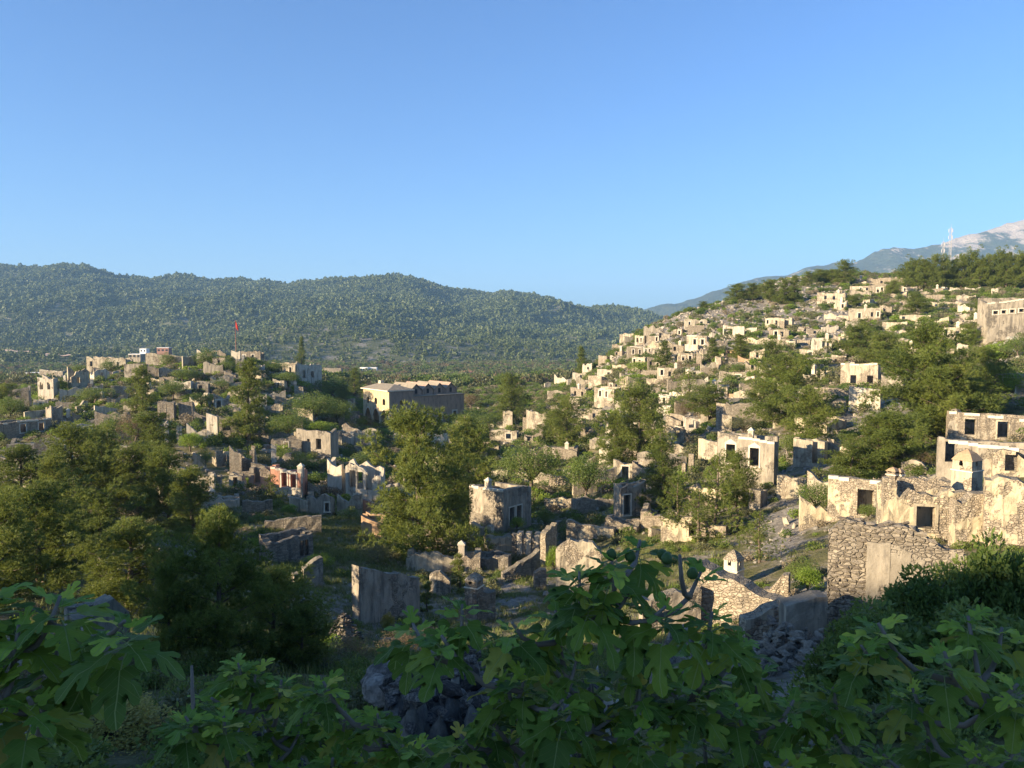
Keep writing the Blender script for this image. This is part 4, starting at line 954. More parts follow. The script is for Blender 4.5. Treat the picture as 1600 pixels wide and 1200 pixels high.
# ---------------------------------------------------------------- foliage makers (all numpy)
def unit(n, r=rng):
    v = r.normal(size=(n, 3)); return v/np.linalg.norm(v, axis=1)[:, None]
def blades(c, d, ln, wd):
    """thin triangles at c pointing along d"""
    n = len(c); s = np.cross(d, unit(n)); s /= np.linalg.norm(s, axis=1)[:, None]+1e-9
    ln = np.broadcast_to(ln, (n,))[:, None]; wd = np.broadcast_to(wd, (n,))[:, None]
    return np.stack([c-s*wd/2, c+s*wd/2, c+d*ln], 1)
def rhombs(c, d, ln, wd):
    n = len(c); s = np.cross(d, unit(n)); s /= np.linalg.norm(s, axis=1)[:, None]+1e-9
    ln = np.broadcast_to(ln, (n,))[:, None]; wd = np.broadcast_to(wd, (n,))[:, None]
    return np.stack([c, c+d*ln*.45-s*wd/2, c+d*ln, c+d*ln*.45+s*wd/2], 1)
def make_pine(seed, Ht, Rd, conic=.5, dens=1.0, mat=None, low=.12, blade=(.38, .052)):
    r = np.random.default_rng(seed); mb = MB()
    bx, by = r.uniform(-.06, .06, 2)*Ht
    tp = lambda t: Vector((bx*t*t+.15*math.sin(t*5+seed), by*t*t+.12*math.sin(t*4), Ht*t*.97))
    rad = .025*Ht
    mb.tube([tp(t)-Vector((0, 0, .8 if t == 0 else 0)) for t in np.linspace(0, 1, 9)], [rad*(1-.92*t)+.01 for t in np.linspace(0, 1, 9)], 7)
    nl = int(Ht*2.7); cl = []; ct = []
    for i in range(nl):
        t = low+(1-low)*((i+r.uniform(0, .8))/nl); az = i*2.4+r.uniform(-.6, .6)
        prof = (1-t)**conic*(min(1, (t-low)/.16+.55))*1.1
        Ln = max(.35, Rd*prof*r.uniform(.5, 1.22)); el = -.1+.95*t**1.6+r.uniform(-.15, .22)
        p0 = tp(t*.9); d = Vector((math.cos(az)*math.cos(el), math.sin(az)*math.cos(el), math.sin(el)))
        pts = [p0+d*Ln*s+Vector((0, 0, .14*Ln*s*s)) for s in (0, .4, .75, 1)]
        if Ln > .8: mb.tube(pts, [rad*.32*(1-t*.6), rad*.2, rad*.12, .01], 5)
        nc = max(2, int(Ln*2.0)); tone = r.random()
        for j in range(nc):
            s = .25+.8*(j+r.random())/nc; side = r.normal(0, .17*Ln*(.4+s*.6), 3); side[2] = r.normal(.08, .10*Ln)
            cl.append(np.array(p0+d*Ln*s+Vector((0, 0, .14*Ln*s*s)))+side*.8); ct.append(tone*.5+r.random()*.5)
    cl = np.array(cl); ct = np.array(ct); nt = int(25*dens)
    q = Rd/4.2; q = q**.8
    off = unit(len(cl)*nt, r)*np.array([.72, .72, .50])*q*(.45+.65*r.random((len(cl)*nt, 1))**.7); off[:, 2] += .12*q
    cc = np.repeat(cl, nt, 0)+off
    tt = np.clip(np.repeat(ct, nt)*.55+r.random(len(cc))*.45, 0, 1)
    nb = 11; c2 = np.repeat(cc, nb, 0); out = np.repeat(off, nb, 0); out = out/(np.linalg.norm(out, axis=1)[:, None]+1e-6)
    d2 = unit(len(c2), r)*.8+out*.7+np.array([0, 0, .3]); d2 /= np.linalg.norm(d2, axis=1)[:, None]
    V = blades(c2, d2, blade[0]*r.uniform(.6, 1.3, len(c2)), blade[1])
    return mb.me('trunk', M_BARK, True), trimesh('crown', V, 3, mat or M_PINE, np.repeat(tt, nb))
def make_broad(seed, Ht, Rd, n=5200, leaf=.13, mat=None, lumps=11, flat=.8, trunkh=.3, lr=1.0):
    r = np.random.default_rng(seed); mb = MB(); rad = .03*Ht+.02
    mb.tube([(0, 0, -.6), (.03*Ht, 0, Ht*trunkh*.5), (0, .04*Ht, Ht*trunkh)], [rad*1.2, rad, rad*.8], 6)
    L = []; 
    for i in range(lumps):
        a = i*2.4+r.uniform(-.4, .4); q = math.sqrt((i+.5)/lumps); z = Ht*(trunkh+.12+(1-trunkh-.25)*r.uniform(.15, 1)*(1-.55*q*q))
        c = np.array([math.cos(a)*q*Rd*.72, math.sin(a)*q*Rd*.72, z]); L.append((c, Rd*lr*r.uniform(.3, .48)))
        mb.tube([(0, .04*Ht, Ht*trunkh*.9), tuple(c*np.array([.5, .5, .6])+np.array([0, 0, Ht*.14])), tuple(c)], [rad*.5, rad*.3, .01], 4)
    C_, D_, T_ = [], [], []
    for c, q in L:
        m = int(n/lumps); u = unit(m, r); rr_ = q*(.55+.55*r.random((m, 1))**.6); bump = 1+.22*np.sin(u[:, :1]*7+c[0]*3)*np.sin(u[:, 1:2]*6+c[1]*5)
        C_.append(c+u*rr_*bump*np.array([1, 1, flat])); dd = u*.6+unit(m, r)*.8+np.array([0, 0, .15]); D_.append(dd/np.linalg.norm(dd, axis=1)[:, None])
        T_.append(np.clip(r.random()*.45+r.random(m)*.55, 0, 1))
    C_ = np.concatenate(C_); D_ = np.concatenate(D_); T_ = np.concatenate(T_)
    V = rhombs(C_, D_, leaf*r.uniform(.7, 1.4, len(C_)), leaf*.55)
    return mb.me('trunk', M_BARK, True), trimesh('crown', V, 4, mat or M_LEAF, T_)
def make_bare(seed, Ht):
    r = random.Random(seed); mb = MB()
    def br(p, d, ln, rd, lv):
        n = 4; pts = [p]; 
        for i in range(n):
            d = (d+Vector((r.uniform(-.25, .25), r.uniform(-.25, .25), r.uniform(-.22, .12) if lv > 1 else r.uniform(-.05, .1)))).normalized(); pts.append(pts[-1]+d*ln/n)
        mb.tube(pts, [rd*(1-.6*i/n) for i in range(n+1)], 5 if lv < 2 else 3)
        if lv < 5:
            for _ in range(4 if lv < 4 else 3):
                k = r.randint(1, n); a = (d+Vector((r.uniform(-1, 1), r.uniform(-1, 1), r.uniform(-.5, .7)))).normalized(); br(pts[k], a, ln*r.uniform(.5, .75), rd*.5, lv+1)
    br(Vector((0, 0, -.5)), Vector((0, 0, 1)), Ht*.42, .03*Ht, 0)
    return mb.me('branches', M_TWIG)

PR = {}      # prototypes: (trunk mesh, crown mesh, nominal height, nominal radius)
def proto(k, t, h, r): PR[k] = (t[0], t[1], h, r)
proto('pineA', make_pine(1, 12, 4.2, .42, low=.08), 12, 4.2)
proto('pineB', make_pine(2, 12, 4.8, .34, low=.12), 12, 4.8)
proto('pineC', make_pine(3, 12, 3.4, .62, low=.05), 12, 3.4)
proto('pineD', make_pine(4, 9, 4.6, .28, low=.12), 9, 4.6)
proto('pineE', make_pine(5, 12, 4.6, .36, low=.05, dens=1.15), 12, 4.6)
proto('pineY', make_pine(6, 4, 1.15, .8, dens=1.3, low=.05, mat=M_PINEB, blade=(.22, .035)), 4, 1.15)
proto('pineS', make_pine(8, 8, 3.0, .5, dens=.42, low=.08, blade=(.28, .06)), 8, 3.0)
proto('broadA', make_broad(11, 4, 2.4), 4, 2.4)
proto('broadB', make_broad(12, 3, 2.2, 4200, .12, lumps=9), 3, 2.2)
proto('darkA', make_broad(13, 6, 3.4, 8500, .17, lumps=14), 6, 3.4)
proto('bright', make_broad(14, 3, 1.8, 4200, .13, M_BRIGHT), 3, 1.8)
proto('olive', make_broad(15, 3, 2.0, 4500, .10, M_OLIVE), 3, 2.0)
proto('rust', make_broad(16, 3.4, 2.3, 4500, .11, M_RUST), 3.4, 2.3)
proto('near', make_broad(17, 3.2, 2.3, 7500, .21, M_LEAF, lumps=34, trunkh=.10, lr=.62), 3.2, 2.3)
proto('gold', make_broad(18, 2.2, 1.6, 9000, .10, M_GOLD, lumps=26, trunkh=.12, lr=.7), 2.2, 1.6)
SP = {}
def plant(kind, u, vtop, vbase, width, label, group, name=None, cat=None, p=None, sink=.15, rot=None, D=None):
    """a plant whose foot stands on the slope at (u, vbase)"""
    if D is not None:
        d = ray(u, vbase); x = d[0]/d[1]*D; p = Vector((x, D, Hs(x, D)))
    if p is None: p = hit(u, vbase); p.z = Hs(p.x, p.y)
    t, c, h0, r0 = PR[kind]; D = p.y
    foot_v = 600-F*((p.z/D*math.cos(PITCH)+math.sin(PITCH))/(math.cos(PITCH)-p.z/D*math.sin(PITCH)))
    hm = max(.4, (foot_v-vtop)/F*D); sz = hm/h0; sx = (width/F*D/2)/r0
    sx = min(max(sx, sz*.45), sz*2.0)
    nm = name or ('pine_tree' if 'pine' in kind else 'shrub'); ct = cat or ('tree' if 'pine' in kind or kind == 'darkA' else 'shrub')
    rz = random.uniform(0, 6.28) if rot is None else rot
    root = empty(nm, (p.x, p.y, p.z-sink), rz, label=label, cat=ct, group=group); root.scale = (sx, sx, sz)
    ob('trunk', t, root); ob('crown', c, root)
    return root
# ---------------------------------------------------------------- trees and shrubs one can tell apart
GP = 'pines standing among the ruins'; GS = 'shrubs growing among the ruins'
T_ = [
 ('pineB',700,700,850,100,'lower bushy pine filling the gap between the two central pines'),
 ('pineE',30,690,800,130,'sunlit pine at the left edge below the shaded grey ruin'),
 ('pineD',165,668,770,110,'rounded sunlit pine between the two broad lower left pines'),
 ('pineE',240,640,735,90,'pine behind the rightmost of the broad lower left pines'),
 ('pineE',200,800,960,190,'large shaded pine low at left beside the bluish plaster house'),
 ('pineB',470,930,1050,120,'shaded low pine right of the tall shaded pines'),
 ('pineB',1485,560,690,120,'pine right behind the largest right pine'),
 ('pineB',960,640,735,70,'pine left of the round green pine mid slope'),
 ('pineB',1150,700,800,70,'small pine before the white arched window house'),
 ('pineS',1090,760,850,90,'third sparse light pine among the rubble'),
 ('pineB',860,640,700,50,'pine behind the cream-topped creeper ruin'),
 ('pineB',1195,590,650,70,'pine above the long grey overgrown wall'),
 ('pineE',656,622,876,190,'largest sunlit pine in the middle before the church'),
 ('pineA',735,640,806,128,'sunlit pine right behind the largest middle pine'),
 ('pineB',800,582,668,62,'tall dark pine on the plain right of the church'),
 ('darkA',828,684,775,112,'dark round tree behind the crack-walled whitish house'),
 ('pineC',390,546,694,80,'tallest pine on the left hillside right of the flagpole'),
 ('pineA',224,566,650,58,'dark conifer on the left hill before the square grey wall'),
 ('pineE',120,656,790,130,'leftmost of the broad sunlit pines at lower left'),
 ('pineB',205,690,800,130,'central one of the broad sunlit pines at lower left'),
 ('pineD',262,700,815,120,'rightmost of the broad sunlit pines at lower left'),
 ('pineA',85,700,830,110,'half shaded pine below the white pilastered ruin at the left edge'),
 ('pineE',60,740,930,180,'big shaded pine at the left edge above the fig leaves'),
 ('pineB',-10,760,960,180,'shaded pine cut by the left edge'),
 ('pineD',160,760,880,150,'shaded pine directly behind the bluish plaster house'),
 ('pineE',338,775,1045,190,'tall shaded pine right of the bluish plaster house'),
 ('pineB',425,868,1040,170,'shaded pine in front of the shell with twin slot windows'),
 ('pineD',265,860,1040,130,'shaded pine between bluish plaster house and tallest shaded pine'),
 ('pineA',300,720,840,110,'shaded pine below the white wall slivers'),
 ('pineS',350,775,880,80,'thin shaded pine behind the tall shaded one'),
 ('pineB',885,618,702,78,'round pine left of the long brown stone house gable'),
 ('pineE',997,596,724,104,'round green pine in the middle of the right slope'),
 ('pineC',1035,668,800,88,'narrow light pine before the round green pine'),
 ('pineS',1115,700,838,105,'sparse light green pine before the big plaster house'),
 ('pineS',1062,735,842,90,'second sparse light pine left of the first one'),
 ('pineS',1185,790,880,80,'low sparse pine above the white chimney'),
 ('pineE',1230,548,672,128,'broad dark green pine above the bare tree'),
 ('pineB',1262,600,712,100,'overlapping darker pine left of the blue-white wall'),
 ('pineE',1450,497,690,170,'largest pine on the right hillside'),
 ('pineB',1368,640,742,110,'pine at the foot of the blue-white wall'),
 ('pineD',1330,690,756,90,'low bright pine right of the pale corner room'),
 ('pineE',1400,640,742,120,'wide low pine beside the rust-coloured bank'),
 ('pineB',1520,590,672,100,'pine above the cream rubble house with two windows'),
 ('pineD',1345,508,560,90,'bushy pine grove crown left of the largest right pine'),
 ('pineD',1385,520,580,90,'bushy pine touching the left side of the largest right pine'),
 ('pineB',1540,540,630,80,'pine under the great tall stone house'),
 ('pineC',1158,518,562,66,'dark spreading pine over the small orange house'),
 ('pineC',1114,524,566,34,'dark narrow pine beside the two white-framed windows'),
 ('pineC',1037,528,576,38,'dark pine right of the split-level cream house'),
 ('pineC',910,536,568,26,'small dark conifer alone on the left hill silhouette'),
 ('pineS',1075,575,640,60,'spreading pine left of the house with four dark openings'),
 ('pineB',1110,600,655,90,'low pine below the house with four dark openings'),
 ('pineB',1205,530,600,55,'pine below the long low cream roofline house'),
 ('pineC',1240,426,474,36,'tallest of the crest pines left of the tan hilltop house'),
 ('pineC',1224,432,476,34,'crest pine just left of the tallest crest pine'),
 ('pineB',1262,424,446,26,'crest pine above the tiny low white wall'),
 ('pineB',1282,420,444,28,'small round crest pine right of the tiny white wall'),
 ('pineB',1318,406,446,40,'tall dark pine sticking up from the hill crest'),
 ('pineB',1300,420,444,34,'low crest pine left of the tall dark crest pine'),
 ('pineB',1150,443,472,40,'leftmost crest pine at the hill shoulder'),
 ('pineB',1176,442,470,36,'second crest pine from the hill shoulder'),
 ('pineB',1203,436,474,36,'third crest pine from the hill shoulder'),
 ('pineB',1100,470,484,20,'tiny conifer on the rocky shoulder skyline'),
 ('pineD',1395,438,464,30,'pine between the crest ruin and the crest cottage'),
 ('pineD',1348,498,520,36,'round pine above the grove'),
 ('pineD',1330,462,480,34,'dark shrubby pine left of the large cream hilltop house'),
 ('pineD',1430,458,492,52,'dark pine right of the cream hilltop ruins'),
 ('pineB',1510,505,545,40,'pine left of the great tall stone house'),
 ('pineD',1530,470,500,44,'pine directly left of the great house roof'),
 ('pineC',555,570,620,40,'dark pine beside the grey flat ruin on the left hill'),
 ('pineC',470,520,560,20,'thin conifer at the right end of the left hilltop'),
 ('pineB',536,598,640,26,'small conifer left of the church'),
 ('pineB',8,598,655,44,'green conifer at the left edge of the valley'),
 ('pineB',750,660,720,70,'bushy pine above the crack-walled whitish house'),
 ('pineS',425,735,790,50,'loose pine shrub left of the pink house'),
 ('pineY',717,862,925,46,'young bright yellow-green pine beside the sunlit rubble chunk'),
 ('pineY',668,903,956,30,'slim young bright pine at the right end of the big plaster wall'),
]
ORD = 'first second third fourth fifth sixth seventh eighth ninth tenth eleventh twelfth thirteenth fourteenth'.split()
for i in range(14):
    u = 1418+i*14; T_.append((['pineB', 'pineD', 'pineC'][i % 3], u, 408-(i % 4)*3-int(i*.9), 452, 40, ORD[i]+' from the left in the dense row of pines on the right hilltop'))
for (k, u, vt, vb, w, lab) in T_: plant(k, u, vt, vb, w, lab, 'dense pines on the right hilltop' if 'dense row' in lab else GP)
B_ = [
 ('broadB',320,543,572,38,'round olive-green tree on the left hilltop before the white gateway'),
 ('broadB',355,560,582,36,'dark bush right of the round hilltop tree'),
 ('broadB',262,550,572,26,'small tree before the long cream hilltop wall'),
 ('broadA',125,565,590,34,'yellow-green bush behind the grey flat-topped shell'),
 ('broadB',170,560,584,28,'bush below the wide hilltop house'),
 ('broadA',150,600,632,60,'wide bush clump in the middle of the left hill'),
 ('broadB',98,590,615,26,'bush inside the left slope ruins'),
 ('broadA',285,572,600,34,'dark bush under the end of the cream hilltop wall'),
 ('darkA',270,590,625,46,'dark shaded tree beside the conifer on the left hill'),
 ('broadA',315,608,640,40,'bright round bush above the two square towers'),
 ('broadB',305,575,596,30,'bush above the brown-gabled cottage'),
 ('broadB',345,590,612,36,'dark bush left of the tallest hillside pine'),
 ('broadA',68,625,652,40,'dark green bush above the long tan stone house'),
 ('broadA',18,612,660,50,'tree at the left edge beside the shaded grey ruin'),
 ('rust',213,640,696,62,'olive-brown round tree above the sunlit pines'),
 ('broadB',178,645,690,50,'shaded tree left of the olive-brown round tree'),
 ('bright',298,672,706,44,'bright green bush before the brown-topped walls'),
 ('broadB',322,698,732,24,'upright green shrub below the bright green bush'),
 ('olive',385,650,692,56,'dusty shrub at the foot of the tallest hillside pine'),
 ('broadB',430,562,584,50,'dark flat bush below the squared hilltop ruin'),
 ('broadA',448,576,606,50,'light green tree left of the white pillared ruin'),
 ('darkA',520,586,626,60,'dark tree behind the white pillared ruin'),
 ('darkA',490,610,665,90,'largest dark broadleaf tree left of the church'),
 ('darkA',528,622,668,56,'dark broadleaf tree touching the church'),
 ('darkA',450,640,690,70,'dark tree under the tallest hillside pine'),
 ('olive',546,652,680,30,'dusty olive shrub before the church arches'),
 ('bright',500,655,680,50,'light green bush growing on the two-faced grey house'),
 ('broadB',470,705,734,60,'dense green bushes above the pink house'),
 ('broadB',440,700,722,34,'bush beside the finger chimney'),
 ('broadA',575,700,735,60,'green shrub behind the white ruined facade'),
 ('broadB',725,640,668,50,'tree at the right end of the church'),
 ('rust',735,612,640,36,'reddish tree on the plain'),
 ('broadA',765,640,670,60,'broad tree right of the bright long wall'),
 ('broadB',835,648,668,34,'creeper bush inside the cream-topped ruin'),
 ('broadA',915,700,790,78,'dense dark green tree in the valley lane'),
 ('bright',965,723,752,32,'bright small tree below the small white ruin'),
 ('bright',808,802,832,26,'bright bush before the dark house side'),
 ('broadA',775,825,852,50,'dark bush right of the whitish house outwork'),
 ('broadB',852,795,822,34,'dark bush behind the yard wall'),
 ('bright',866,845,900,26,'bright creeper shrub before the large pale gable wall'),
 ('rust',1070,625,655,42,'reddish bush in front of the white terrace block'),
 ('broadB',1160,566,582,36,'dark bush before the small orange house'),
 ('bright',990,582,606,60,'yellow-green scrub patch below the split-level house'),
 ('bright',1000,562,584,44,'upper yellow-green scrub patch on the hill edge'),
 ('olive',1170,744,778,40,'spiky dusty shrub at the big plaster house wall'),
 ('olive',1160,650,676,60,'grey-green scrub above the big plaster house'),
 ('broadA',1275,740,812,62,'green flowering shrub left of the sunlit rubble house'),
 ('broadA',1356,780,815,34,'shrub growing in the black doorway'),
 ('broadB',1250,865,912,56,'dark bush behind the stepped stone block'),
 ('bright',1262,878,930,50,'bright yellow-green bush behind the rising plaster wall'),
 ('broadA',1240,672,720,50,'grey-green growth beside the bare tree'),
 ('rust',1440,700,735,60,'rust-coloured bank shrub beside the grey hump'),
 ('broadA',1560,560,600,80,'yellow-green scrub under the great house'),
 ('broadA',1500,562,610,70,'scrub right of the largest right pine'),
 ('broadB',1590,520,560,50,'scrub patch at the right edge below the great house'),
 ('bright',1575,575,625,60,'bright scrub at the right edge'),
 ('broadB',610,800,835,50,'dark undergrowth behind the orange-lit block'),
 ('olive',590,850,880,60,'pale flowering shrub behind the big plaster wall'),
 ('bright',452,785,803,30,'bright bush on the meadow top'),
 ('broadB',545,790,812,44,'bush below the rounded cream rubble wall'),
 ('bright',500,860,892,50,'meadow bush right of the shaded shell'),
 ('gold',606,952,982,26,'small yellow shrub against the big plaster wall'),
 ('rust',640,980,1022,110,'brownish scrub mass below the big plaster wall'),
 ('rust',545,985,1035,80,'brownish scrub before the dark cone ruin'),
]
for (k, u, vt, vb, w, lab) in B_: plant(k, u, vt, vb, w, lab, GS, cat='shrub' if k != 'darkA' else 'tree', name='broadleaf_tree' if ('tree' in lab) else 'shrub')
# bare tree
p = hit(1232, 722); br = make_bare(5, 6.0); t = empty('bare_tree', p, 1.0, label='leafless grey tree with a tangled crown above a black cavity', cat='tree'); ob('branches', br, t)
# near shrubs at the right and one at lower left with sunlight put into its leaf colour
NS = [('near',1360,925,1010,150,17,'leafy shrub nearest the big stone wall foot'),('near',1450,868,985,170,20,'tall leafy shrub before the wide rubble house'),('near',1560,822,980,170,20,'leafy shrub at the right edge before the cream wall'),
      ('near',1400,930,1150,260,12,'broad leafy bush under the right fig branches'),('near',1540,920,1160,260,11.5,'leafy bush at the right edge under the fig branches'),('near',1320,985,1150,170,12.5,'low leafy bush beside the rubble slope'),('near',1480,1040,1260,280,9,'nearest leafy bush at the bottom right')]
NS += [('near',1500,860,960,120,23,'leafy shrub before the bright yellow end wall'),('near',1600,850,960,120,24,'shrub cut by the right edge before the patchy wall'),('near',1420,905,990,110,22,'shrub at the right end of the big stone wall')]
for (k, u, vt, vb, w, D, lab) in NS: plant(k, u, vt, vb, w, lab, 'leafy bushes at the right', D=D)
plant('gold', 160, 1075, 1235, 250, 'yellow-green sunlit bush at the bottom left corner', 'small near bushes', D=9)
plant('rust', 20, 1010, 1150, 190, 'dark brownish bush behind the left fig stem', 'small near bushes', D=12)
plant('near', 330, 1120, 1300, 230, 'dark leafy bush under the left-middle fig leaves', 'small near bushes', D=7)
plant('near', 60, 1130, 1330, 260, 'dark leafy bush under the left fig stems', 'small near bushes', D=7.5)
plant('near', 240, 1175, 1330, 200, 'low dark bush at the bottom edge beside the yellow-green bush', 'small near bushes', D=6.5)
plant('olive', 500, 1010, 1100, 150, 'dusty bush before the shaded pines', 'small near bushes', D=22)
plant('near', 800, 990, 1100, 170, 'shaded leafy bush behind the central fig tree', 'small near bushes', D=20)
plant('rust', 262, 1160, 1240, 110, 'brownish bush right of the yellow-green sunlit bush', 'small near bushes', D=9)

# ---------------------------------------------------------------- ground cover and far woods that nobody could count
def scatter(name, P, rot, scl, srcs, label, cat=None, tilt=None):
    me = bpy.data.meshes.new(name); n = len(P); me.vertices.add(n); me.vertices.foreach_set('co', np.asarray(P, np.float32).ravel())
    a = me.attributes.new('rot', 'FLOAT_VECTOR', 'POINT'); rv_ = np.zeros((n, 3), np.float32); rv_[:, 2] = rot
    if tilt is not None: rv_[:, :2] = tilt
    a.data.foreach_set('vector', rv_.ravel())
    a = me.attributes.new('scl', 'FLOAT_VECTOR', 'POINT'); s = np.asarray(scl, np.float32); s = np.repeat(s[:, None], 3, 1) if s.ndim == 1 else s; a.data.foreach_set('vector', s.ravel())
    col = bpy.data.collections.new(name+'_sources')
    for i, m in enumerate(srcs): o = bpy.data.objects.new(f'{name}_source', m); col.objects.link(o)
    ng = bpy.data.node_groups.new(name, 'GeometryNodeTree'); ng.interface.new_socket('Geometry', in_out='INPUT', socket_type='NodeSocketGeometry'); ng.interface.new_socket('Geometry', in_out='OUTPUT', socket_type='NodeSocketGeometry')
    N = ng.nodes; L = ng.links; gi = N.new('NodeGroupInput'); go = N.new('NodeGroupOutput'); ip = N.new('GeometryNodeInstanceOnPoints'); ci = N.new('GeometryNodeCollectionInfo')
    ci.inputs['Collection'].default_value = col; ci.inputs['Separate Children'].default_value = True; ci.inputs['Reset Children'].default_value = True
    ip.inputs['Pick Instance'].default_value = True
    na = N.new('GeometryNodeInputNamedAttribute'); na.data_type = 'FLOAT_VECTOR'; na.inputs[0].default_value = 'rot'
    nb = N.new('GeometryNodeInputNamedAttribute'); nb.data_type = 'FLOAT_VECTOR'; nb.inputs[0].default_value = 'scl'
    er = N.new('FunctionNodeEulerToRotation')
    L.new(gi.outputs[0], ip.inputs['Points']); L.new(ci.outputs[0], ip.inputs['Instance']); L.new(na.outputs[0], er.inputs[0]); L.new(er.outputs[0], ip.inputs['Rotation']); L.new(nb.outputs[0], ip.inputs['Scale']); L.new(ip.outputs[0], go.inputs[0])
    o = bpy.data.objects.new(name, me); C.objects.link(o); md = o.modifiers.new('scatter', 'NODES'); md.node_group = ng
    return tag(o, label, cat, kind='stuff')
def bush_mesh(seed, n, leaf, mat, rad=1.0, flat=.75, lumps=5):
    r = np.random.default_rng(seed); Cc, Dd, Tt = [], [], []
    for i in range(lumps):
        c = np.array([r.uniform(-.5, .5), r.uniform(-.5, .5), r.uniform(.15, .6)])*rad; q = rad*r.uniform(.35, .6); m = n//lumps; u = unit(m, r)
        Cc.append(c+u*q*(.6+.5*r.random((m, 1)))*np.array([1, 1, flat])); d = u*.7+unit(m, r)*.7; Dd.append(d/np.linalg.norm(d, axis=1)[:, None]); Tt.append(np.clip(r.random()*.5+r.random(m)*.5, 0, 1))
    Cc = np.concatenate(Cc); Dd = np.concatenate(Dd); Tt = np.concatenate(Tt)
    return trimesh('bush', rhombs(Cc, Dd, leaf*r.uniform(.7, 1.3, len(Cc)), leaf*.6), 4, mat, Tt)
def tuft_mesh(seed, n, mat, h=.35):
    r = np.random.default_rng(seed); c = np.zeros((n, 3)); c[:, :2] = r.normal(0, .16, (n, 2)); d = unit(n, r)*.5+np.array([0, 0, 1.0]); d /= np.linalg.norm(d, axis=1)[:, None]
    return trimesh('tuft', blades(c, d, h*r.uniform(.5, 1.2, n), .03), 3, mat, r.random(n))
def rock_mesh(seed, mat, n=16, sq=(1, 1, .7)):
    r = np.random.default_rng(seed); bm = bmesh.new()
    for q in unit(n, r)*r.uniform(.75, 1.0, (n, 1)): bm.verts.new(np.clip(q, -.72, .72)*np.array(sq))
    res = bmesh.ops.convex_hull(bm, input=bm.verts); bmesh.ops.delete(bm, geom=[v for v in bm.verts if not v.link_faces], context='VERTS')
    me = bpy.data.meshes.new('stone'); bm.to_mesh(me); bm.free(); me.materials.append(mat); return me
def far_tree(seed, mat, n=46):
    r = np.random.default_rng(seed); c = unit(n, r)*np.array([.75, .75, .8]); c[:, 2] += .75; s = np.clip(1.35-c[:, 2]*.42, .3, 1)[:, None]; c[:, :2] *= s
    d = unit(n, r); V = rhombs(c-d*.3, d, .85, .62)
    return trimesh('far_tree', V, 4, mat, np.clip(r.random(n)*.5+r.random()*.5, 0, 1))
def sample(n, dmin, dmax, u0=-200, u1=1800, pw=1.0):
    d = np.exp(rng.uniform(math.log(dmin), math.log(dmax), n)) if pw == 0 else (rng.random(n)*(dmax**2-dmin**2)+dmin**2)**.5
    u = rng.uniform(u0, u1, n); return (u-800)/F*d, d, u
# undergrowth on the near and middle slopes
x, y, u = sample(52000, 26, 400)
dn = fbm(x/14, y/14, 77, 4); keep = (dn > -.14+rng.normal(0, .05, len(x))) & ~inpads(x, y, .3)
grn = (np.abs(u-520) < 95) & (np.abs(y-84) < 20); keep &= ~(grn & (rng.random(len(x)) < .92)); keep &= ~((np.abs(u-30) < 90) & (np.abs(y-108) < 22) & (rng.random(len(x)) < .9))
rk = rocky(x, y); keep &= rng.random(len(x)) > rk*.45
x, y, u = x[keep], y[keep], u[keep]; z = H(x, y); sc_ = (.35+1.15*rng.random(len(x))**2)*np.clip(y/90, .5, 1.35)
sel = rng.random(len(x)); z -= .15
UG = [('dry_scrub', (sel >= .38) & (sel < .5), M_DRYS, 'dry straw-coloured scrub between the ruins'), ('undergrowth', sel < .38, M_LEAF, 'dark green scrub covering the slopes between the ruins'), ('dusty_scrub', (sel >= .5) & (sel < .85), M_OLIVE, 'dusty olive scrub covering the slopes between the ruins'), ('yellow_scrub', sel >= .85, M_BRIGHT, 'yellow-green spring growth scattered over the slopes')]
for nm, m, mt, lab in UG:
    scatter(nm, np.stack([x[m], y[m], z[m]], 1), rng.uniform(0, 6.28, m.sum()), sc_[m], [bush_mesh(s+hash_, 420, .17, mt) for s, hash_ in ((1, 3), (2, 5), (3, 8))], lab)
x, y, u = sample(1500, 3.2, 27, -300, 1900); k_ = rng.random(len(x)) < np.clip(.55+fbm(x/3, y/3, 33, 3)*2, .1, 1); k_ &= ~((u > 540) & (u < 780) & (y < 13)) & ~((u > 1150) & (u < 1320) & (y > 14)); x, y = x[k_], y[k_]
scatter('near_undergrowth', np.stack([x, y, H(x, y)-.08], 1), rng.uniform(0, 6.28, len(x)), rng.uniform(.18, .6, len(x)), [bush_mesh(s, 520, .15, mt) for s, mt in ((91, M_LEAF), (92, M_LEAF), (93, M_OLIVE))], 'dark low undergrowth on the steep bank under the fig trees')
# pines and broadleaf crowns massed on the hill slopes behind
x, y, u = sample(5200, 150, 430); dn = fbm(x/30, y/30, 99, 3)
right = (u > 1000) & (u < 1380) & (y > 190); keep = (dn > .02) & ~inpads(x, y, 1.5) & ~(right & (rng.random(len(x)) < .6)) & ~((u > 860) & (y < 330) & (rng.random(len(x)) < .5))
x, y = x[keep], y[keep]
scatter('hillside_thicket', np.stack([x, y, H(x, y)-.3], 1), rng.uniform(0, 6.28, len(x)), rng.uniform(.8, 1.9, len(x)), [bush_mesh(s, 800, .20, M_LEAF, 1.2, .9, 7) for s in (21, 22, 23)], 'mixed thicket of bushes on the hill slopes')
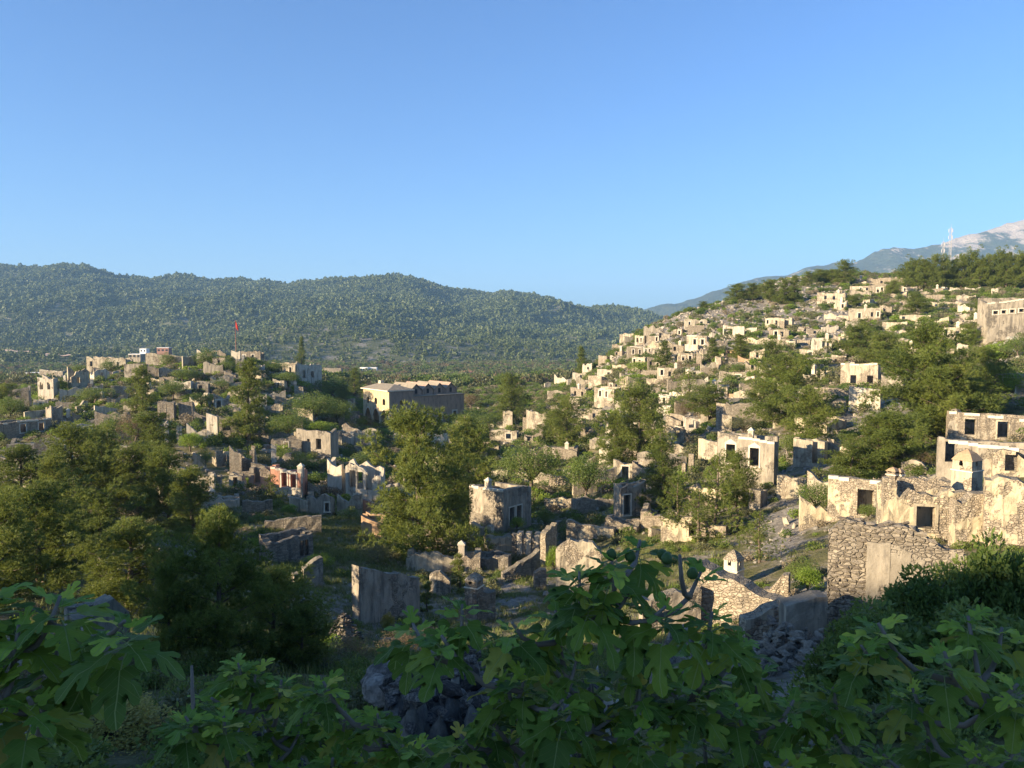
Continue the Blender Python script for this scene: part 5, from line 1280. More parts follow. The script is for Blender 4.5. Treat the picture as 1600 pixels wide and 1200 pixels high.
# rocks and fallen stones
x, y, u = sample(46000, 24, 380); rk = rocky(x, y); near_r = inpads(x, y, 3.0) & ~inpads(x, y, .0)
keep = (rng.random(len(x)) < .08+.75*np.clip(rk, 0, 1)+.45*near_r) ; x, y = x[keep], y[keep]
sz = rng.uniform(.12, .5, len(x))*np.clip(y/110, .5, 1.6)*(1+1.0*(rng.random(len(x)) < .06))
scatter('fallen_stones', np.stack([x, y, H(x, y)+sz*.1], 1), rng.uniform(0, 6.28, len(x)), sz, [rock_mesh(s, M_ROCK if s % 2 else M_STONE) for s in range(40, 46)], 'loose limestone rubble strewn between ruins and on the rocky shoulder', tilt=rng.normal(0, .4, (len(x), 2)))
# grass of the meadow and under the near ruins
x, y, u = sample(26000, 12, 110, 0, 1150); m_ = ((np.abs(u-520) < 110) & (y > 55)) | (rng.random(len(x)) < .3); x, y = x[m_], y[m_]
scatter('meadow_grass', np.stack([x, y, H(x, y)], 1), rng.uniform(0, 6.28, len(x)), rng.uniform(.7, 1.6, len(x)), [tuft_mesh(s, 26, M_GRASS, .3) for s in (1, 2, 3)], 'short green grass and weeds on the open slope')
# the plain behind the village
x, y, u = sample(12000, 380, 1150, -300, 1500); dn = fbm(x/90, y/60, 55, 3); k_ = dn > -.12; x, y = x[k_], y[k_]; z = H(x, y); 
m_ = (z < 5); x, y, z = x[m_], y[m_], z[m_]
scatter('valley_trees', np.stack([x, y, z-.3], 1), rng.uniform(0, 6.28, len(x)), rng.uniform(2.4, 5.2, len(x)), [bush_mesh(61, 260, .34, M_LEAF, 1, .95), bush_mesh(62, 260, .34, M_OLIVE, 1, .95), bush_mesh(63, 260, .34, M_FAR, 1, 1.1), bush_mesh(64, 240, .34, M_RUST, 1, .9)], 'olive and broadleaf trees massed over the valley plain')
# forest on the far hills
n = 190000; x = rng.uniform(-2700, 1500, n); y = (rng.random(n)*(3250**2-960**2)+960**2)**.5; uu = 800+F*x/y
k_ = (uu > -160) & (uu < 1250); x, y, uu = x[k_], y[k_], uu[k_]
dn = fbm(x/120, y/160, 15, 4); op = np.clip((1900-y)/500, 0, 1); k_ = rng.random(len(x)) < np.clip(.85+dn*2.6, .06, 1); x, y = x[k_], y[k_]
z = HM(x, y); sc_ = np.clip(4.7*np.exp(rng.normal(0, .33, len(x))), 2.2, 10)*np.where(y < 1700, .6, 1.0)
scatter('pine_forest', np.stack([x, y, z-1.5], 1), rng.uniform(0, 6.28, len(x)), np.stack([sc_, sc_, sc_*rng.uniform(.85, 1.25, len(x))], 1), [far_tree(s, M_FAR) for s in range(70, 75)], 'pine forest covering the far hills')
print('scatter', len(x))
# ---------------------------------------------------------------- flag, masts, valley buildings
p = hit(369, 560); r_ = empty('flagpole', (p.x, p.y, p.z), -.3, label='tall flagpole with a red flag on the left hilltop', cat='flagpole'); hp = (560-497)/F*p.y
m = MB(); m.tube([(0, 0, -1), (0, 0, hp)], [.11, .06], 8); ob('pole', m.me('pole', M_REDSTEEL), r_)
fv, ff = [], []
for i in range(9):
    for j in range(4):
        fv.append((i*.11, .09*math.sin(i*.9+j*.5)*(i/5), hp-.15-j*.6-i*.2))
for i in range(8):
    for j in range(3): a = i*4+j; ff.append((a, a+1, a+5, a+4))
fl = mesh('flag', fv, ff, simple('red_flag_cloth', (.34, .035, .03), var=.08), True); fo = ob('flag', fl, r_)
sm = fo.modifiers.new('thickness', 'SOLIDIFY'); sm.thickness = .01
M_PANEL = simple('grey_white_antenna_cover', (.5, .5, .5), var=.05)
def mast(u, vt, vb, D, lab, w=1.4):
    d = ray(u, vb); x = d[0]/d[1]*D; z = d[2]/d[1]*D; h = (vb-vt)/F*D
    r = empty('lattice_mast', (x, D, z-12), .3, label=lab, cat='antenna mast', group='antenna masts behind the hilltop pines'); h += 12
    m = MB()
    for a in range(3):
        c = Vector((math.cos(a*2.09)*w/2, math.sin(a*2.09)*w/2, 0)); m.tube([c, c*.8+Vector((0, 0, h))], [.11, .09], 5)
    ob('leg_frame', m.me('leg_frame', M_STEEL), r, kind='stuff')
    m = MB(); n = int(h/1.6)
    for i in range(n):
        for a in range(3):
            k0 = 1-.2*i/n; A = Vector((math.cos(a*2.09)*w/2*k0, math.sin(a*2.09)*w/2*k0, h*i/n)); B = Vector((math.cos((a+1)*2.09)*w/2*k0, math.sin((a+1)*2.09)*w/2*k0, h*(i+1)/n)); m.tube([A, B], [.045, .045], 4)
    ob('lattice', m.me('lattice', M_STEEL), r, kind='stuff')
    for i, zz in enumerate((h-1.6, h-5.2) if w > 1 else (h-2.5,)):
        for a in range(3):
            m = MB(); m.box(-.17, .17, -.1, .1, -.9, .9); o = ob('panel_antenna', m.me('panel_antenna', M_PANEL), r, loc=(math.cos(a*2.09+.5)*w*.75, math.sin(a*2.09+.5)*w*.75, zz), rz=a*2.09+2.07)
    m = MB(); m.tube([(0, 0, h-.5), (0, 0, h+2.2)], [.07, .04], 5); ob('lightning_rod', m.me('lightning_rod', M_STEEL), r)
mast(1484, 357, 420, 420, 'taller lattice mast with white panel antennas on the skyline', 1.5)
mast(1473, 378, 420, 430, 'shorter lattice mast left of the taller one on the skyline', 1.2)
def modern(u, v, D, w, h, dp, lab, mat=M_WHITE, roof=None, nw=3, name='white_building'):
    d = ray(u, v); x = d[0]/d[1]*D; z = d[2]/d[1]*D
    r = empty(name, (x, D, z), random.uniform(-.2, .5), label=lab, cat='building', group='buildings on the valley plain')
    m = MB(); m.box(-w/2, w/2, -dp/2, dp/2, -9, h); ob('walls', m.me('walls', mat), r)
    for i in range(nw):
        for fl_ in range(2 if h > 5 else 1):
            x0 = -w/2+w*(i+.5)/nw; z0 = 1.0+fl_*3; m = MB(); m.box(x0-w*.1, x0+w*.1, -dp/2-.05, -dp/2+.1, z0, z0+1.6); ob('window', m.me('window', M_DARKGLASS), r)
    m = MB()
    if roof:
        m.v += [(-w/2-.4, -dp/2-.4, h), (w/2+.4, -dp/2-.4, h), (w/2+.4, dp/2+.4, h), (-w/2-.4, dp/2+.4, h), (-w/4, 0, h+2.2), (w/4, 0, h+2.2)]; m.f += [(0, 1, 5, 4), (1, 2, 5), (2, 3, 4, 5), (3, 0, 4), (3, 2, 1, 0)]
        ob('roof', m.me('roof', roof), r)
    else: m.box(-w/2-.15, w/2+.15, -dp/2-.15, dp/2+.15, h+.003, h+.35); ob('parapet', m.me('parapet', M_WHITE), r)
modern(570, 583, 900, 9, 6.5, 8, 'left one of two white flat-roofed houses behind the church')
modern(583, 583, 905, 9, 6.5, 8, 'right one of two white flat-roofed houses behind the church')
modern(562, 586, 880, 6, 2.5, 6, 'low white annex left of the two white houses')
modern(731, 588, 830, 14, 4, 9, 'long red-roofed house far right behind the church', roof=M_TERRA)
modern(745, 613, 560, 14, 4, 9, 'cream house with red roof among the plain trees', roof=M_TERRA)
modern(733, 616, 540, 7, 3.4, 7, 'small pale house left of the cream red-roofed house', roof=M_TERRA, nw=2)
modern(627, 588, 800, 8, 3, 6, 'small pale shed with a dark side behind the church roof')
modern(650, 600, 650, 16, 3.2, 9, 'flat tan roofed house directly above the church roof', mat=MAT['ochre'], roof=M_TERRA)
modern(226, 551, 700, 6, 3.4, 6, 'white building peeking behind the left hilltop', nw=2)
modern(257, 550, 720, 11, 4, 7, 'red-walled building peeking behind the left hilltop', mat=simple('brick_red_render', (.30, .17, .13)), nw=3)
modern(215, 560, 560, 9, 3, 8, 'low grey building behind the wide hilltop house', mat=MAT['grey'])
modern(60, 590, 640, 16, 4, 9, 'pale farmhouse on the plain left of the low hill')
modern(38, 600, 520, 12, 3.5, 8, 'grey farm building on the plain at the far left', mat=MAT['grey'], roof=M_ROOF)

# ---------------------------------------------------------------- near chimneys, cone ruin, big stone wall, rubble
def near_chimney(u, vt, vb, w, lab, mat, D=None, capm=None, rz=None):
    p = hit(u, vb)
    if D: d = ray(u, vb); p = Vector(d/d[1]*D)
    h = (vb-vt)/F*p.y; wm = w/F*p.y/1.25
    r = empty('stone_chimney', p, -math.atan2(p.x, p.y)-R(28) if rz is None else rz, label=lab, cat='chimney', group='chimneys standing above the near ruins')
    bh = h*.72; T = .09
    m = MB(); m.box(-wm/2, wm/2, -wm/2, wm/2, -2.5, bh*.62, j=.02); ob('shaft', m.me('shaft', mat), r)
    m = MB(); a = wm/2+.04; m.box(-a, a, -a, a, bh*.62+.002, bh*.62+.07, j=.01); ob('ledge', m.me('ledge', M_CAP), r)
    b = MB(); hw = wm/2*.94; z0 = bh*.62+.07; hz = z0+(bh-z0)*.45
    for k in range(4):
        L = 2*hw-(T if True else 0); ang = k*math.pi/2; ox, oy = [(-hw, -hw), (hw, -hw), (hw, hw), (-hw, hw)][k]
        wall_geo(b, ox, oy, ang, 2*hw-T-.002, T, z0, lambda x: bh, [(hw-.14-T/2, hw+.10-T/2, hz, hz+.24, .3)], .3, 9, .006, k)
    ob('smoke_box', b.me('smoke_box', mat), r)
    m = MB(); a = hw+.06; b_ = 0
    m.v += [(-a, -a, bh+.003), (a, -a, bh+.003), (a, a, bh+.003), (-a, a, bh+.003), (-a*.55, -a*.55, bh+(h-bh)*.62), (a*.55, -a*.55, bh+(h-bh)*.62), (a*.55, a*.55, bh+(h-bh)*.62), (-a*.55, a*.55, bh+(h-bh)*.62), (0, 0, h)]
    m.f += [(3, 2, 1, 0)]+[(i, (i+1) % 4, (i+1) % 4+4, i+4) for i in range(4)]+[(i+4, (i+1) % 4+4, 8) for i in range(4)]
    ob('chimney_cap', m.me('chimney_cap', capm or MAT['stone']), r)
near_chimney(1146, 856, 915, 30, 'white plastered chimney with a tiled cap before the sparse pines', MAT['white'])
near_chimney(1510, 700, 762, 40, 'largest chimney with an orange-tinted cap above the wide rubble house', MAT['cream'], capm=M_CAPT, D=hit(1460, 850).y+3.5)
near_chimney(1395, 729, 752, 18, 'left head of the small twin-holed chimney', MAT['stone'], D=hit(1460, 850).y+3, capm=M_CAPT)
near_chimney(1405, 731, 752, 14, 'right head of the small twin-holed chimney', MAT['stone'], D=hit(1460, 850).y+3, capm=M_CAPT)
near_chimney(741, 892, 935, 28, 'shaded stone chimney with one dark hole beside the young pine', MAT['rubble'], D=hit(750, 975).y)
near_chimney(1493, 638, 648, 12, 'small rounded chimney on the cream rubble house', MAT['stone'], D=hit(1540, 692).y+2)

STN = [rock_mesh(s, M_STONE, 14, (1, .8, .62)) for s in range(50, 58)]
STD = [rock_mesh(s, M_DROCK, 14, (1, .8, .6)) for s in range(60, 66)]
def stone(parent, loc, s, src=STN, rx=None):
    o = ob('stone', random.choice(src), parent); o.location = loc; o.scale = (s*random.uniform(.8, 1.4), s*random.uniform(.6, 1), s*random.uniform(.6, 1.0)); o.rotation_euler = rx or (random.uniform(-.3, .3), random.uniform(-.25, .25), random.uniform(-.5, .5)); return o
# big wall at the right: rubble face with a plastered recess, stones laid one by one
def big_wall():
    A = hit(1290, 990); B = hit(1480, 990); D = 27.0
    d = ray(1290, 1000); A = Vector(d/d[1]*D); d = ray(1495, 985); B = Vector(d/d[1]*(D-1.6))
    ang = math.atan2(B.y-A.y, B.x-A.x); L = (B-A).length; top = (1000-806)/F*D
    r = empty('masonry_wall', A, ang, label='big weathered stone wall with a grey plaster panel above the leafy bushes', cat='wall', group=GN_)
    tl = lambda x: top*(1.0+.02*math.sin(x*3))-max(0, x-L*.55)*.42-max(0, .5-x)*.9
    m = MB(); wall_geo(m, 0, 0, 0, L, .5, -3, tl, [], .3, .35, .04, 3); ob('wall_core', m.me('wall_core', MAT['rubble']), r)
    pl = [(1.45, 3.1, top*.60, top*.93), (1.05, 1.95, top*.22, top*.86)]
    m = MB(); wall_geo(m, 2.0, -.075, 0, 2.2, .08, top*.52, lambda x: top*.86-.05*math.sin(x*5), [], .3, .35, .01, 5); ob('plaster_panel', m.me('plaster_panel', MAT['shabby']), r)
    m = MB(); wall_geo(m, 1.25, -.08, 0, .74, .08, top*.18, lambda x: top*.86-.04*math.sin(x*7), [], .3, .35, .01, 6); ob('plaster_strip', m.me('plaster_strip', MAT['shabby']), r)
    m = MB(); wall_geo(m, 4.25, -.07, 0, L-4.7, .07, .2, lambda x: tl(x+4.25)-.45, [], .3, .35, .012, 8); ob('plaster_skin', m.me('plaster_skin', MAT['shabby']), r)
    n = 0; z = .1
    while z < top and n < 285:
        x = random.uniform(0, .2); hgt = random.uniform(.15, .24)
        while x < L and n < 285:
            w = random.uniform(.2, .42)
            inp = (1.2 < x+w/2 < 4.2 and top*.5 < z < top*.87) or (1.2 < x < 2.0 and top*.16 < z < top*.86) or (x > 4.2 and z < tl(x)-.5)
            if not inp and z < tl(x+w/2)-.05:
                o = ob('stone', random.choice(STN), r); o.location = (x+w/2, .0, z+hgt/2); o.scale = (w*.70, .10, hgt*.82); o.rotation_euler = (0, random.uniform(-.12, .12), random.uniform(-.15, .15)); n += 1
            x += w
        z += hgt
    for i in range(14): x = random.uniform(.2, L-.3); stone(r, (x, random.uniform(.05, .45), tl(x)+.03), random.uniform(.14, .26))
big_wall()
def rubble_slope(name, u0, u1, v0, v1, Da, Db, n, smin, smax, lab, cat, src=STN, seed=1, crest=None, hgt=1.2):
    """a broken wall seen from above: a mound of laid and fallen stones"""
    random.seed(seed)
    d0 = ray((u0+u1)/2, v1); d1 = ray((u0+u1)/2, v0); A = Vector(d0/d0[1]*Da); B = Vector(d1/d1[1]*Db); M = (A+B)/2
    W = (u1-u0)/F*(Da+Db)/2; Ln = (B-A).length; r = empty(name, M, -math.atan2(M.x, M.y), label=lab, cat=cat)
    gx, gy = 34, 34; V, Fc = [], []
    sl = (B.z-A.z)
    def f(a, b): # a across -1..1, b along 0..1
        return sl*(b-.5)+hgt*(1-abs(a)**2.2)*.6*min(1, (1-b)*5+.25)-hgt*.3+.25*math.sin(a*7+b*9+seed)*.5+.16*math.sin(a*17-b*13+seed)
    for j in range(gy+1):
        for i in range(gx+1):
            a = -1+2*i/gx; b = j/gy; e = max(abs(a), abs(b*2-1)); drop = -2.6*max(0, (e-.74)/.26)**1.6
            V.append((a*W/2, (b-.5)*(B.y-A.y), f(a, b)+drop+float(fbm(np.array(a*6+seed), np.array(b*8), 7, 4))*.5))
    for j in range(gy):
        for i in range(gx): q = j*(gx+1)+i; Fc.append((q, q+1, q+gx+2, q+gx+1))
    ob('mound', mesh('mound', V, Fc, MAT['rubble'] if src is STN else M_ROCK), r)
    for i in range(n):
        a = random.uniform(-.97, .97); b = random.uniform(.03, .97); s = random.uniform(smin, smax); dz = -2.6*max(0, (max(abs(a), abs(b*2-1))-.74)/.26)**1.6
        stone(r, (a*W/2, (b-.5)*(B.y-A.y), f(a, b)+float(fbm(np.array(a*6+seed), np.array(b*8), 7, 4))*.5+dz+s*.25), s, src, (random.uniform(-.5, .5), random.uniform(-.4, .4), random.uniform(0, 6)))
    return r
rubble_slope('rubble_mound', 1165, 1320, 985, 1110, 17, 25, 280, .10, .30, 'grey broken wall top of loose stones sloping down beside the bushes', 'rubble', seed=3)
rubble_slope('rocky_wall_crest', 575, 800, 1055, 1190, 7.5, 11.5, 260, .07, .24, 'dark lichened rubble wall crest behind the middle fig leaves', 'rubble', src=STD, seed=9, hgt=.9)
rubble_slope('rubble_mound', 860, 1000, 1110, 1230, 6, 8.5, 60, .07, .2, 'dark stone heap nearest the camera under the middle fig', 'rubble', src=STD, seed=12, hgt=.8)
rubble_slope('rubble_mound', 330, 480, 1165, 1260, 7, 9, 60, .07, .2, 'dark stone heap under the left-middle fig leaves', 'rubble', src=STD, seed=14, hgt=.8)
rubble_slope('rubble_mound', 1000, 1180, 1000, 1100, 15, 19, 120, .08, .24, 'tan rubble glimpsed through the middle fig leaves', 'rubble', seed=15)
def boulder(u, v, D, w, h, seed, lab, mat=M_DROCK):
    d = ray(u, v); p = Vector(d/d[1]*D); r_ = np.random.default_rng(seed); bm = bmesh.new(); bmesh.ops.create_icosphere(bm, subdivisions=4, radius=1)
    for vv in bm.verts:
        c = np.array(vv.co); k = 1+.9*float(fbm(np.array(c[0]*1.6+seed+c[2]*.7), np.array(c[1]*1.6+c[2]), 3, 5)); q = np.clip(c*k, -.85, .85); vv.co = Vector((q[0]*w, q[1]*w*.7, q[2]*h))
    me = bpy.data.meshes.new('boulder'); bm.to_mesh(me); bm.free(); me.materials.append(mat)
    me.polygons.foreach_set('use_smooth', [True]*len(me.polygons))
    return ob('boulder', me, loc=p, rz=seed*1.3, label=lab, cat='boulder', group='dark boulders on the near wall crest')
boulder(640, 1062, 10.8, .7, .24, 2, 'long flat dark boulder left on the rubble wall crest')
boulder(712, 1068, 10.0, .38, .26, 5, 'rounded dark boulder lying right on the rubble wall crest')
boulder(592, 1078, 9.8, .26, .22, 7, 'small dark boulder at the left end of the wall crest')
boulder(710, 1100, 8.8, .18, .2, 9, 'smallest dark boulder in front of the wall crest')
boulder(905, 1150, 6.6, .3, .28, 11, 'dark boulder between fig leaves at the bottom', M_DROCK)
# cone-shaped ruin
def cone_ruin():
    p = hit(538, 1008); h = (1008-955)/F*p.y; w = 66/F*p.y
    r = empty('cone_ruin', p, .4, label='dark peaked heap of masonry left of the big plaster wall', cat='ruin', group=GF); V, Fc = [], []; n, k = 20, 9
    for j in range(k+1):
        for i in range(n):
            a = 6.283*i/n; t = j/k; rr = w/2*(1-t)**.75*(1+.16*math.sin(i*2.3+j)+.1*math.sin(i*5.1)); V.append((rr*math.cos(a)*1.0, rr*math.sin(a)*.7, -1.5 + (h+1.5)*t+.06*math.sin(i*3+j*2)))
    for j in range(k):
        for i in range(n): a = j*n+i; b = j*n+(i+1) % n; Fc.append((a, b, b+n, a+n))
    ob('mound', mesh('mound', V, Fc, MAT['rubble']), r)
    for i in range(150):
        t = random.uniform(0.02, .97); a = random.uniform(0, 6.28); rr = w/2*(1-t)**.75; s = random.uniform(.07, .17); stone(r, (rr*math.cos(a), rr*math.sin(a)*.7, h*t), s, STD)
cone_ruin()
# white fallen blocks behind the sparse pines
for (u, v, s) in ((1228, 820, .55), (1222, 838, .5), (1240, 826, .35)):
    p = hit(u, v); o = ob('fallen_block', rock_mesh(int(u), MAT['cream'], 12, (.6, .5, 1)), loc=p+Vector((0, 0, s*.4)), rz=.5, label={1228: 'upper of two white fallen blocks on the rocky ground', 1222: 'lower of two white fallen blocks on the rocky ground', 1240: 'small pale slab leaning right of the white fallen blocks'}[u], cat='stone block', group='white fallen blocks'); o.scale = (s, s, s*1.5); o.rotation_euler = (.4, .3, u)

# ---------------------------------------------------------------- fig trees in the foreground
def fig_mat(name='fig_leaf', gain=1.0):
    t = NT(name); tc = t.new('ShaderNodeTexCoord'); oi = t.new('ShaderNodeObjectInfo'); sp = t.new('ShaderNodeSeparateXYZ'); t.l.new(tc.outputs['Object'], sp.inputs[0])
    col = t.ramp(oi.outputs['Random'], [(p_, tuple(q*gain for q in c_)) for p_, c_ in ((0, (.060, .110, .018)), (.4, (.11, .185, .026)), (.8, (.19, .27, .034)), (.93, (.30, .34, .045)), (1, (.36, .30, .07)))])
    n = t.noise(tc.outputs['Object'], 6, 4); col = t.mix(t.math('MULTIPLY', n, .5), col, (.06, .115, .016))
    ax = t.math('ABSOLUTE', sp.outputs[0]); rib = step(t, ax, .018, .006)
    # side veins run at an angle from the midrib
    w = t.math('FRACT', t.math('MULTIPLY', t.math('SUBTRACT', sp.outputs[1], t.math('MULTIPLY', ax, .9)), 6.5)); ve = step(t, t.math('ABSOLUTE', t.math('SUBTRACT', w, .5)), .045, .02)
    col = t.mix(t.math('MULTIPLY', t.math('MAXIMUM', rib, t.math('MULTIPLY', ve, .45)), .75), col, (.24, .30, .11))
    t.l.new(col, t.b.inputs['Base Color']); t.b.inputs['Roughness'].default_value = .58; t.b.inputs['Specular IOR Level'].default_value = .2
    t.bump(t.math('MAXIMUM', rib, ve), .01, .6)
    tr = t.new('ShaderNodeBsdfTranslucent'); hs = t.new('ShaderNodeHueSaturation'); hs.inputs['Value'].default_value = 1.9; hs.inputs['Hue'].default_value = .48; t.l.new(col, hs.inputs['Color']); t.l.new(hs.outputs[0], tr.inputs[0])
    mx = t.new('ShaderNodeMixShader'); mx.inputs[0].default_value = .35; t.l.new(t.b.outputs[0], mx.inputs[1]); t.l.new(tr.outputs[0], mx.inputs[2]); t.l.new(mx.outputs[0], t.out.inputs[0])
    return t.m
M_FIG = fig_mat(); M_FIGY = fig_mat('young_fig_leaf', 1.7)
HALF = [(0, 0), (.10, -.07), (.24, -.08), (.33, 0), (.40, .13), (.36, .20), (.26, .24), (.17, .28), (.24, .38), (.36, .50), (.43, .62), (.41, .70), (.31, .70), (.20, .60), (.12, .50), (.14, .62), (.20, .76), (.19, .88), (.10, .97), (0, 1.0)]
def fig_leaf(seed, lobe=1.0):
    r = random.Random(seed); bm = bmesh.new(); fold = r.uniform(.05, .30); droop = r.uniform(.05, .5); tw = r.uniform(-.25, .25); wv = r.uniform(0, 6)
    def Z(x, y): return fold*abs(x)-droop*y*y-.35*x*x*droop+.035*math.sin(y*9+x*7+wv)+tw*x*y
    mid = [(0, y) for y in (0, .28, .5, .75, 1.0)]
    for s in (-1, 1):
        pts = []
        jx = [r.uniform(.92, 1.08) for _ in HALF]
        for i, (x, y) in enumerate(HALF):
            if i in (7, 14): x = x+(1-lobe)*.20
            if i in (6, 8, 13, 15): x = x+(1-lobe)*.09
            if i in (3, 4, 5): x *= 1.12
            pts.append((s*x*jx[i], y))
        M_ = {}
        def vert(x, y):
            k = (round(x, 4), round(y, 4))
            if k not in M_: M_[k] = bm.verts.new((x, y, Z(x, y)))
            return M_[k]
        # strips between the midrib and the outline
        groups = [(0, 1, [0, 1, 2, 3, 4, 5, 6, 7]), (1, 2, [7, 8, 9, 10, 11, 12, 13, 14]), (2, 4, [14, 15, 16, 17, 18, 19])]
        base = {0: mid[0], 1: mid[1], 2: mid[2]}
        def fan(c, ids):
            for a, b in zip(ids, ids[1:]):
                A, B = pts[a], pts[b]
                if A == c or B == c: continue
                f = [vert(*c), vert(*A), vert(*B)]
                bm.faces.new(f if s > 0 else f[::-1])
        c0 = (s*.10, .10); c1 = (s*.12, .40); c2 = (s*.06, .72)
        fan(c0, [0, 1, 2, 3, 4, 5, 6, 7]); fan(c1, [7, 8, 9, 10, 11, 12, 13, 14]); fan(c2, [14, 15, 16, 17, 18, 19])
        def tri(*q):
            f = [vert(*a) for a in q]
            if len(set(f)) == 3: bm.faces.new(f if s > 0 else f[::-1])
        tri(c0, pts[7], mid[1]); tri(c0, mid[1], mid[0]); tri(c1, mid[2], mid[1]); tri(c1, mid[1], pts[7]); tri(c1, pts[14], mid[2]); tri(c2, mid[2], pts[14]); tri(c2, mid[3], mid[2]); tri(c2, mid[4], mid[3])
    # petiole
    bmesh.ops.remove_doubles(bm, verts=bm.verts, dist=.0005); bmesh.ops.recalc_face_normals(bm, faces=bm.faces)
    me = bpy.data.meshes.new('leaf'); bm.to_mesh(me); bm.free(); me.materials.append(M_FIG); me.polygons.foreach_set('use_smooth', [True]*len(me.polygons)); return me
LEAVES = [fig_leaf(i, (.15, .6, 1.0)[i % 3]) for i in range(12)]
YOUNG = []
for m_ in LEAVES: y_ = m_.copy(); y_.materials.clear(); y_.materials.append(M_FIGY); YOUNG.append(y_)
pm = MB(); pm.tube([(0, -.42, -.06), (0, -.2, 0), (0, .02, .003)], [.018, .015, .012], 5); PET = pm.me('petiole', simple('pale_green_stalk', (.22, .25, .10)))
fm = MB()
def fig_fruit_mesh():
    bm = bmesh.new(); bmesh.ops.create_uvsphere(bm, u_segments=10, v_segments=8, radius=.022)
    for v in bm.verts: v.co.z *= 1.15; v.co.x *= 1-.25*(v.co.z/.025); v.co.y *= 1-.25*(v.co.z/.025)
    me = bpy.data.meshes.new('fig_fruit'); bm.to_mesh(me); bm.free(); me.materials.append(simple('green_fig_skin', (.06, .10, .03), rough=.5)); me.polygons.foreach_set('use_smooth', [True]*len(me.polygons)); return me
FRUIT = fig_fruit_mesh()
def fig_tree(root_uvd, clusters, label, seed, per=10, size=.17, stem=.028, fruits=()):
    random.seed(seed); u, v, D = root_uvd; d = ray(u, v); P0 = Vector(d/d[1]*D); gz = float(H0(P0.x, P0.y)); 
    root = empty('fig_tree', (P0.x, P0.y, gz), 0, label=label, cat='fig tree', group='fig trees in the foreground'); base = Vector((P0.x, P0.y, gz)); n = 0
    mb = MB(); tips = []
    for (cu, cv, cD) in clusters:
        d = ray(cu, cv); tip = Vector(d/d[1]*cD)-base; tips.append(tip)
    fork = P0-base
    mb.tube([(0, 0, -.3), fork*.5+Vector((.06, 0, 0)), fork], [stem*1.5, stem*1.25, stem], 9)
    ob('trunk', mb.me('trunk', M_FIGBARK, True), root)
    nodes = [fork]
    for tip in sorted(tips, key=lambda t: (t-fork).length):
        cand = min(nodes, key=lambda q: (q-tip).length*1.0+(0 if q.z < tip.z-.02 else .5))
        dv = tip-cand; mid1 = cand+dv*.35+Vector((dv.x*.12, dv.y*.1, -abs(dv.length)*.10)); mid2 = cand+dv*.7+Vector((dv.x*.06, 0, -abs(dv.length)*.08))
        rd = max(.005, min(stem*.6, .006+.012*dv.length)); m = MB(); m.tube([cand, mid1, mid2, tip+Vector((0, 0, .03))], [rd*1.5, rd*1.2, rd, rd*.65], 7)
        ob('branch', m.me('branch', M_FIGBARK, True), root); nodes += [mid1, mid2]
        k = per+random.randint(-2, 2); a0 = random.uniform(0, 6.28)
        for i in range(k):
            if n >= 298: break
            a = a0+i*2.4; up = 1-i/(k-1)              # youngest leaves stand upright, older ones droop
            el = 1.15*up**1.2-.35+random.uniform(-.2, .2); dr = Vector((math.cos(a)*math.cos(el), math.sin(a)*math.cos(el), math.sin(el)))
            s = size*(.55+.6*(1-up))*random.uniform(.8, 1.2); org = tip+dr*s*.42-Vector((0, 0, .10*(1-up)*size/.17))
            y = (dr+Vector((0, 0, -.3+.35*up))).normalized(); zz = (Vector((0, 0, 1))+dr*(.5*up)+Vector((random.uniform(-.35, .35), random.uniform(-.35, .35), 0))); x = y.cross(zz).normalized(); z = x.cross(y)
            Mx = Matrix((x, y, z)).transposed().to_4x4(); Mx.translation = org
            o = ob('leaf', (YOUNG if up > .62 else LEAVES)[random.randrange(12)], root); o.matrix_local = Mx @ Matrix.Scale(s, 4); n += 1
            pe = ob('petiole', PET, o)
    for (fu, fv, fD) in fruits:
        d = ray(fu, fv); q = Vector(d/d[1]*fD)-base; o = ob('fig_fruit', FRUIT, root); o.location = q; o.rotation_euler = (random.uniform(-.6, .6), random.uniform(-.6, .6), 0)
    return root
def jd(L, D, sd=.35):
    random.seed(len(L)); return [(u, v, D+random.uniform(-sd, sd)) for (u, v) in L]
fig_tree((60, 1290, 2.5), jd([(95,945),(30,990),(195,985),(90,1030),(45,1105),(10,1175),(150,1010),(-15,1080),(-10,940)], 2.5, .2), 'left fig tree with tall grey stems and very large leaves', 1, per=12, size=.135, stem=.022)
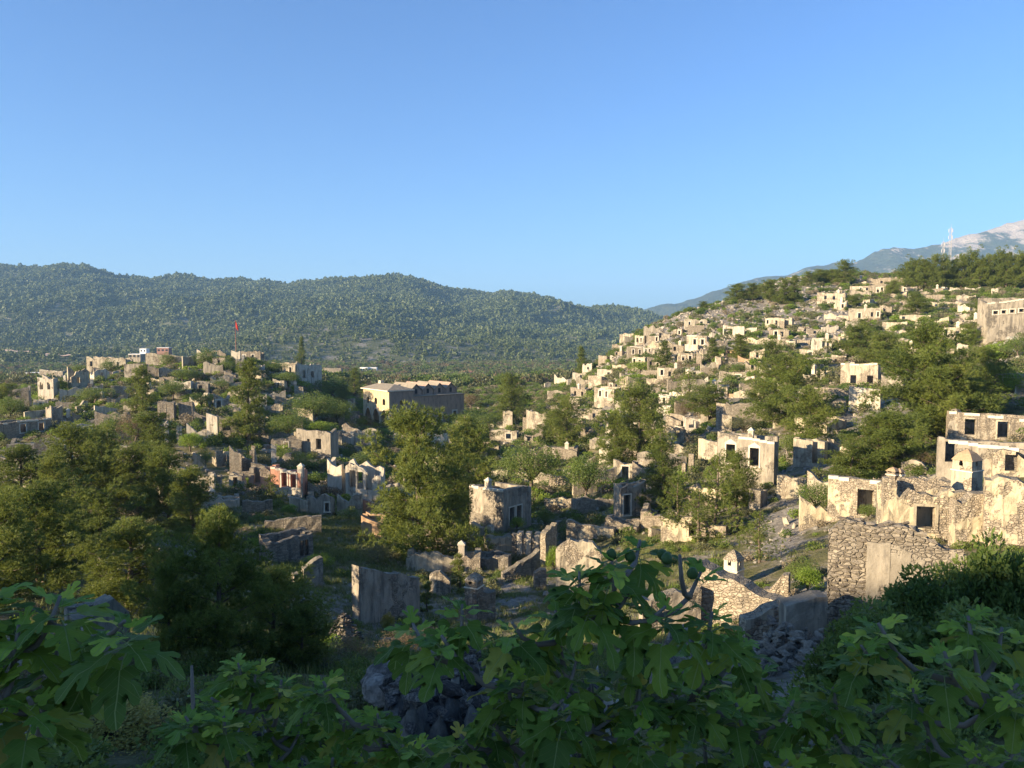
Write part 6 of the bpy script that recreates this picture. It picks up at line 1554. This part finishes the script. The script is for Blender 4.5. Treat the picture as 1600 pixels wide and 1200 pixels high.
fig_tree((420, 1320, 3.6), jd([(300,1050),(372,1045),(440,1072),(330,1100),(505,1075),(410,1125),(470,1150),(540,1120),(385,1180),(520,1195),(290,1130),(450,1210),(600,1200),(340,1210),(530,1170),(590,1125),(625,1165),(350,1130),(480,1110),(400,1055),(570,1180)], 3.6), 'left-middle fig tree with upright pale young leaves', 2, per=15, size=.12, stem=.024)
fig_tree((860, 1330, 3.1), jd([(722,955),(690,1005),(645,985),(800,985),(868,965),(905,905),(955,880),(1000,855),(1062,880),(1095,905),(920,940),(985,935),(850,1015),(900,1045),(1000,1015),(820,1065),(925,1075),(790,1075),(880,1105),(1000,1080),(840,1120),(800,1150),(900,1170),(1000,1150),(660,1175),(720,1160),(765,1130),(1040,960),(960,1130)], 3.0, .3), 'central fig tree rising highest in front of the pale gable wall', 3, per=11, size=.128, stem=.03,
         fruits=[(985,868,2.95),(1035,866,2.95),(1042,872,2.9),(1082,895,2.9),(955,866,2.95)])
fig_tree((1120, 1330, 3.3), jd([(1112,968),(1152,1010),(1080,1030),(1180,1060),(1150,1110),(1050,1095),(1100,1165),(1200,1150),(1240,1105),(1040,1180),(1160,1195),(1280,1190),(1230,1200),(1090,1085)], 3.2), 'right-middle fig tree with branches crossing the tan rubble', 4, per=14, size=.128, stem=.026)
fig_tree((1450, 1330, 3.3), jd([(1372,985),(1425,1085),(1512,972),(1565,990),(1475,1030),(1302,1085),(1305,1160),(1590,1080),(1450,1150),(1345,1020),(1590,1175),(1530,1190),(1380,1190)], 3.3), 'right fig tree with thick pale bare branches at the corner', 5, per=13, size=.135, stem=.045)

# ---------------------------------------------------------------- the air between
def haze():
    m = bpy.data.materials.new('pale_air'); m.use_nodes = True; n = m.node_tree.nodes; n.clear(); o = n.new('ShaderNodeOutputMaterial'); v = n.new('ShaderNodeVolumePrincipled')
    v.inputs['Density'].default_value = HAZE; v.inputs['Color'].default_value = (.36, .64, 1.0, 1); v.inputs['Anisotropy'].default_value = 0.0
    m.node_tree.links.new(v.outputs[0], o.inputs['Volume'])
    b = MB(); b.box(-14500, 14500, -3200, 16500, -420, 1060); ob('haze', b.me('haze', m), kind='stuff')
HAZE = .95e-4
haze()
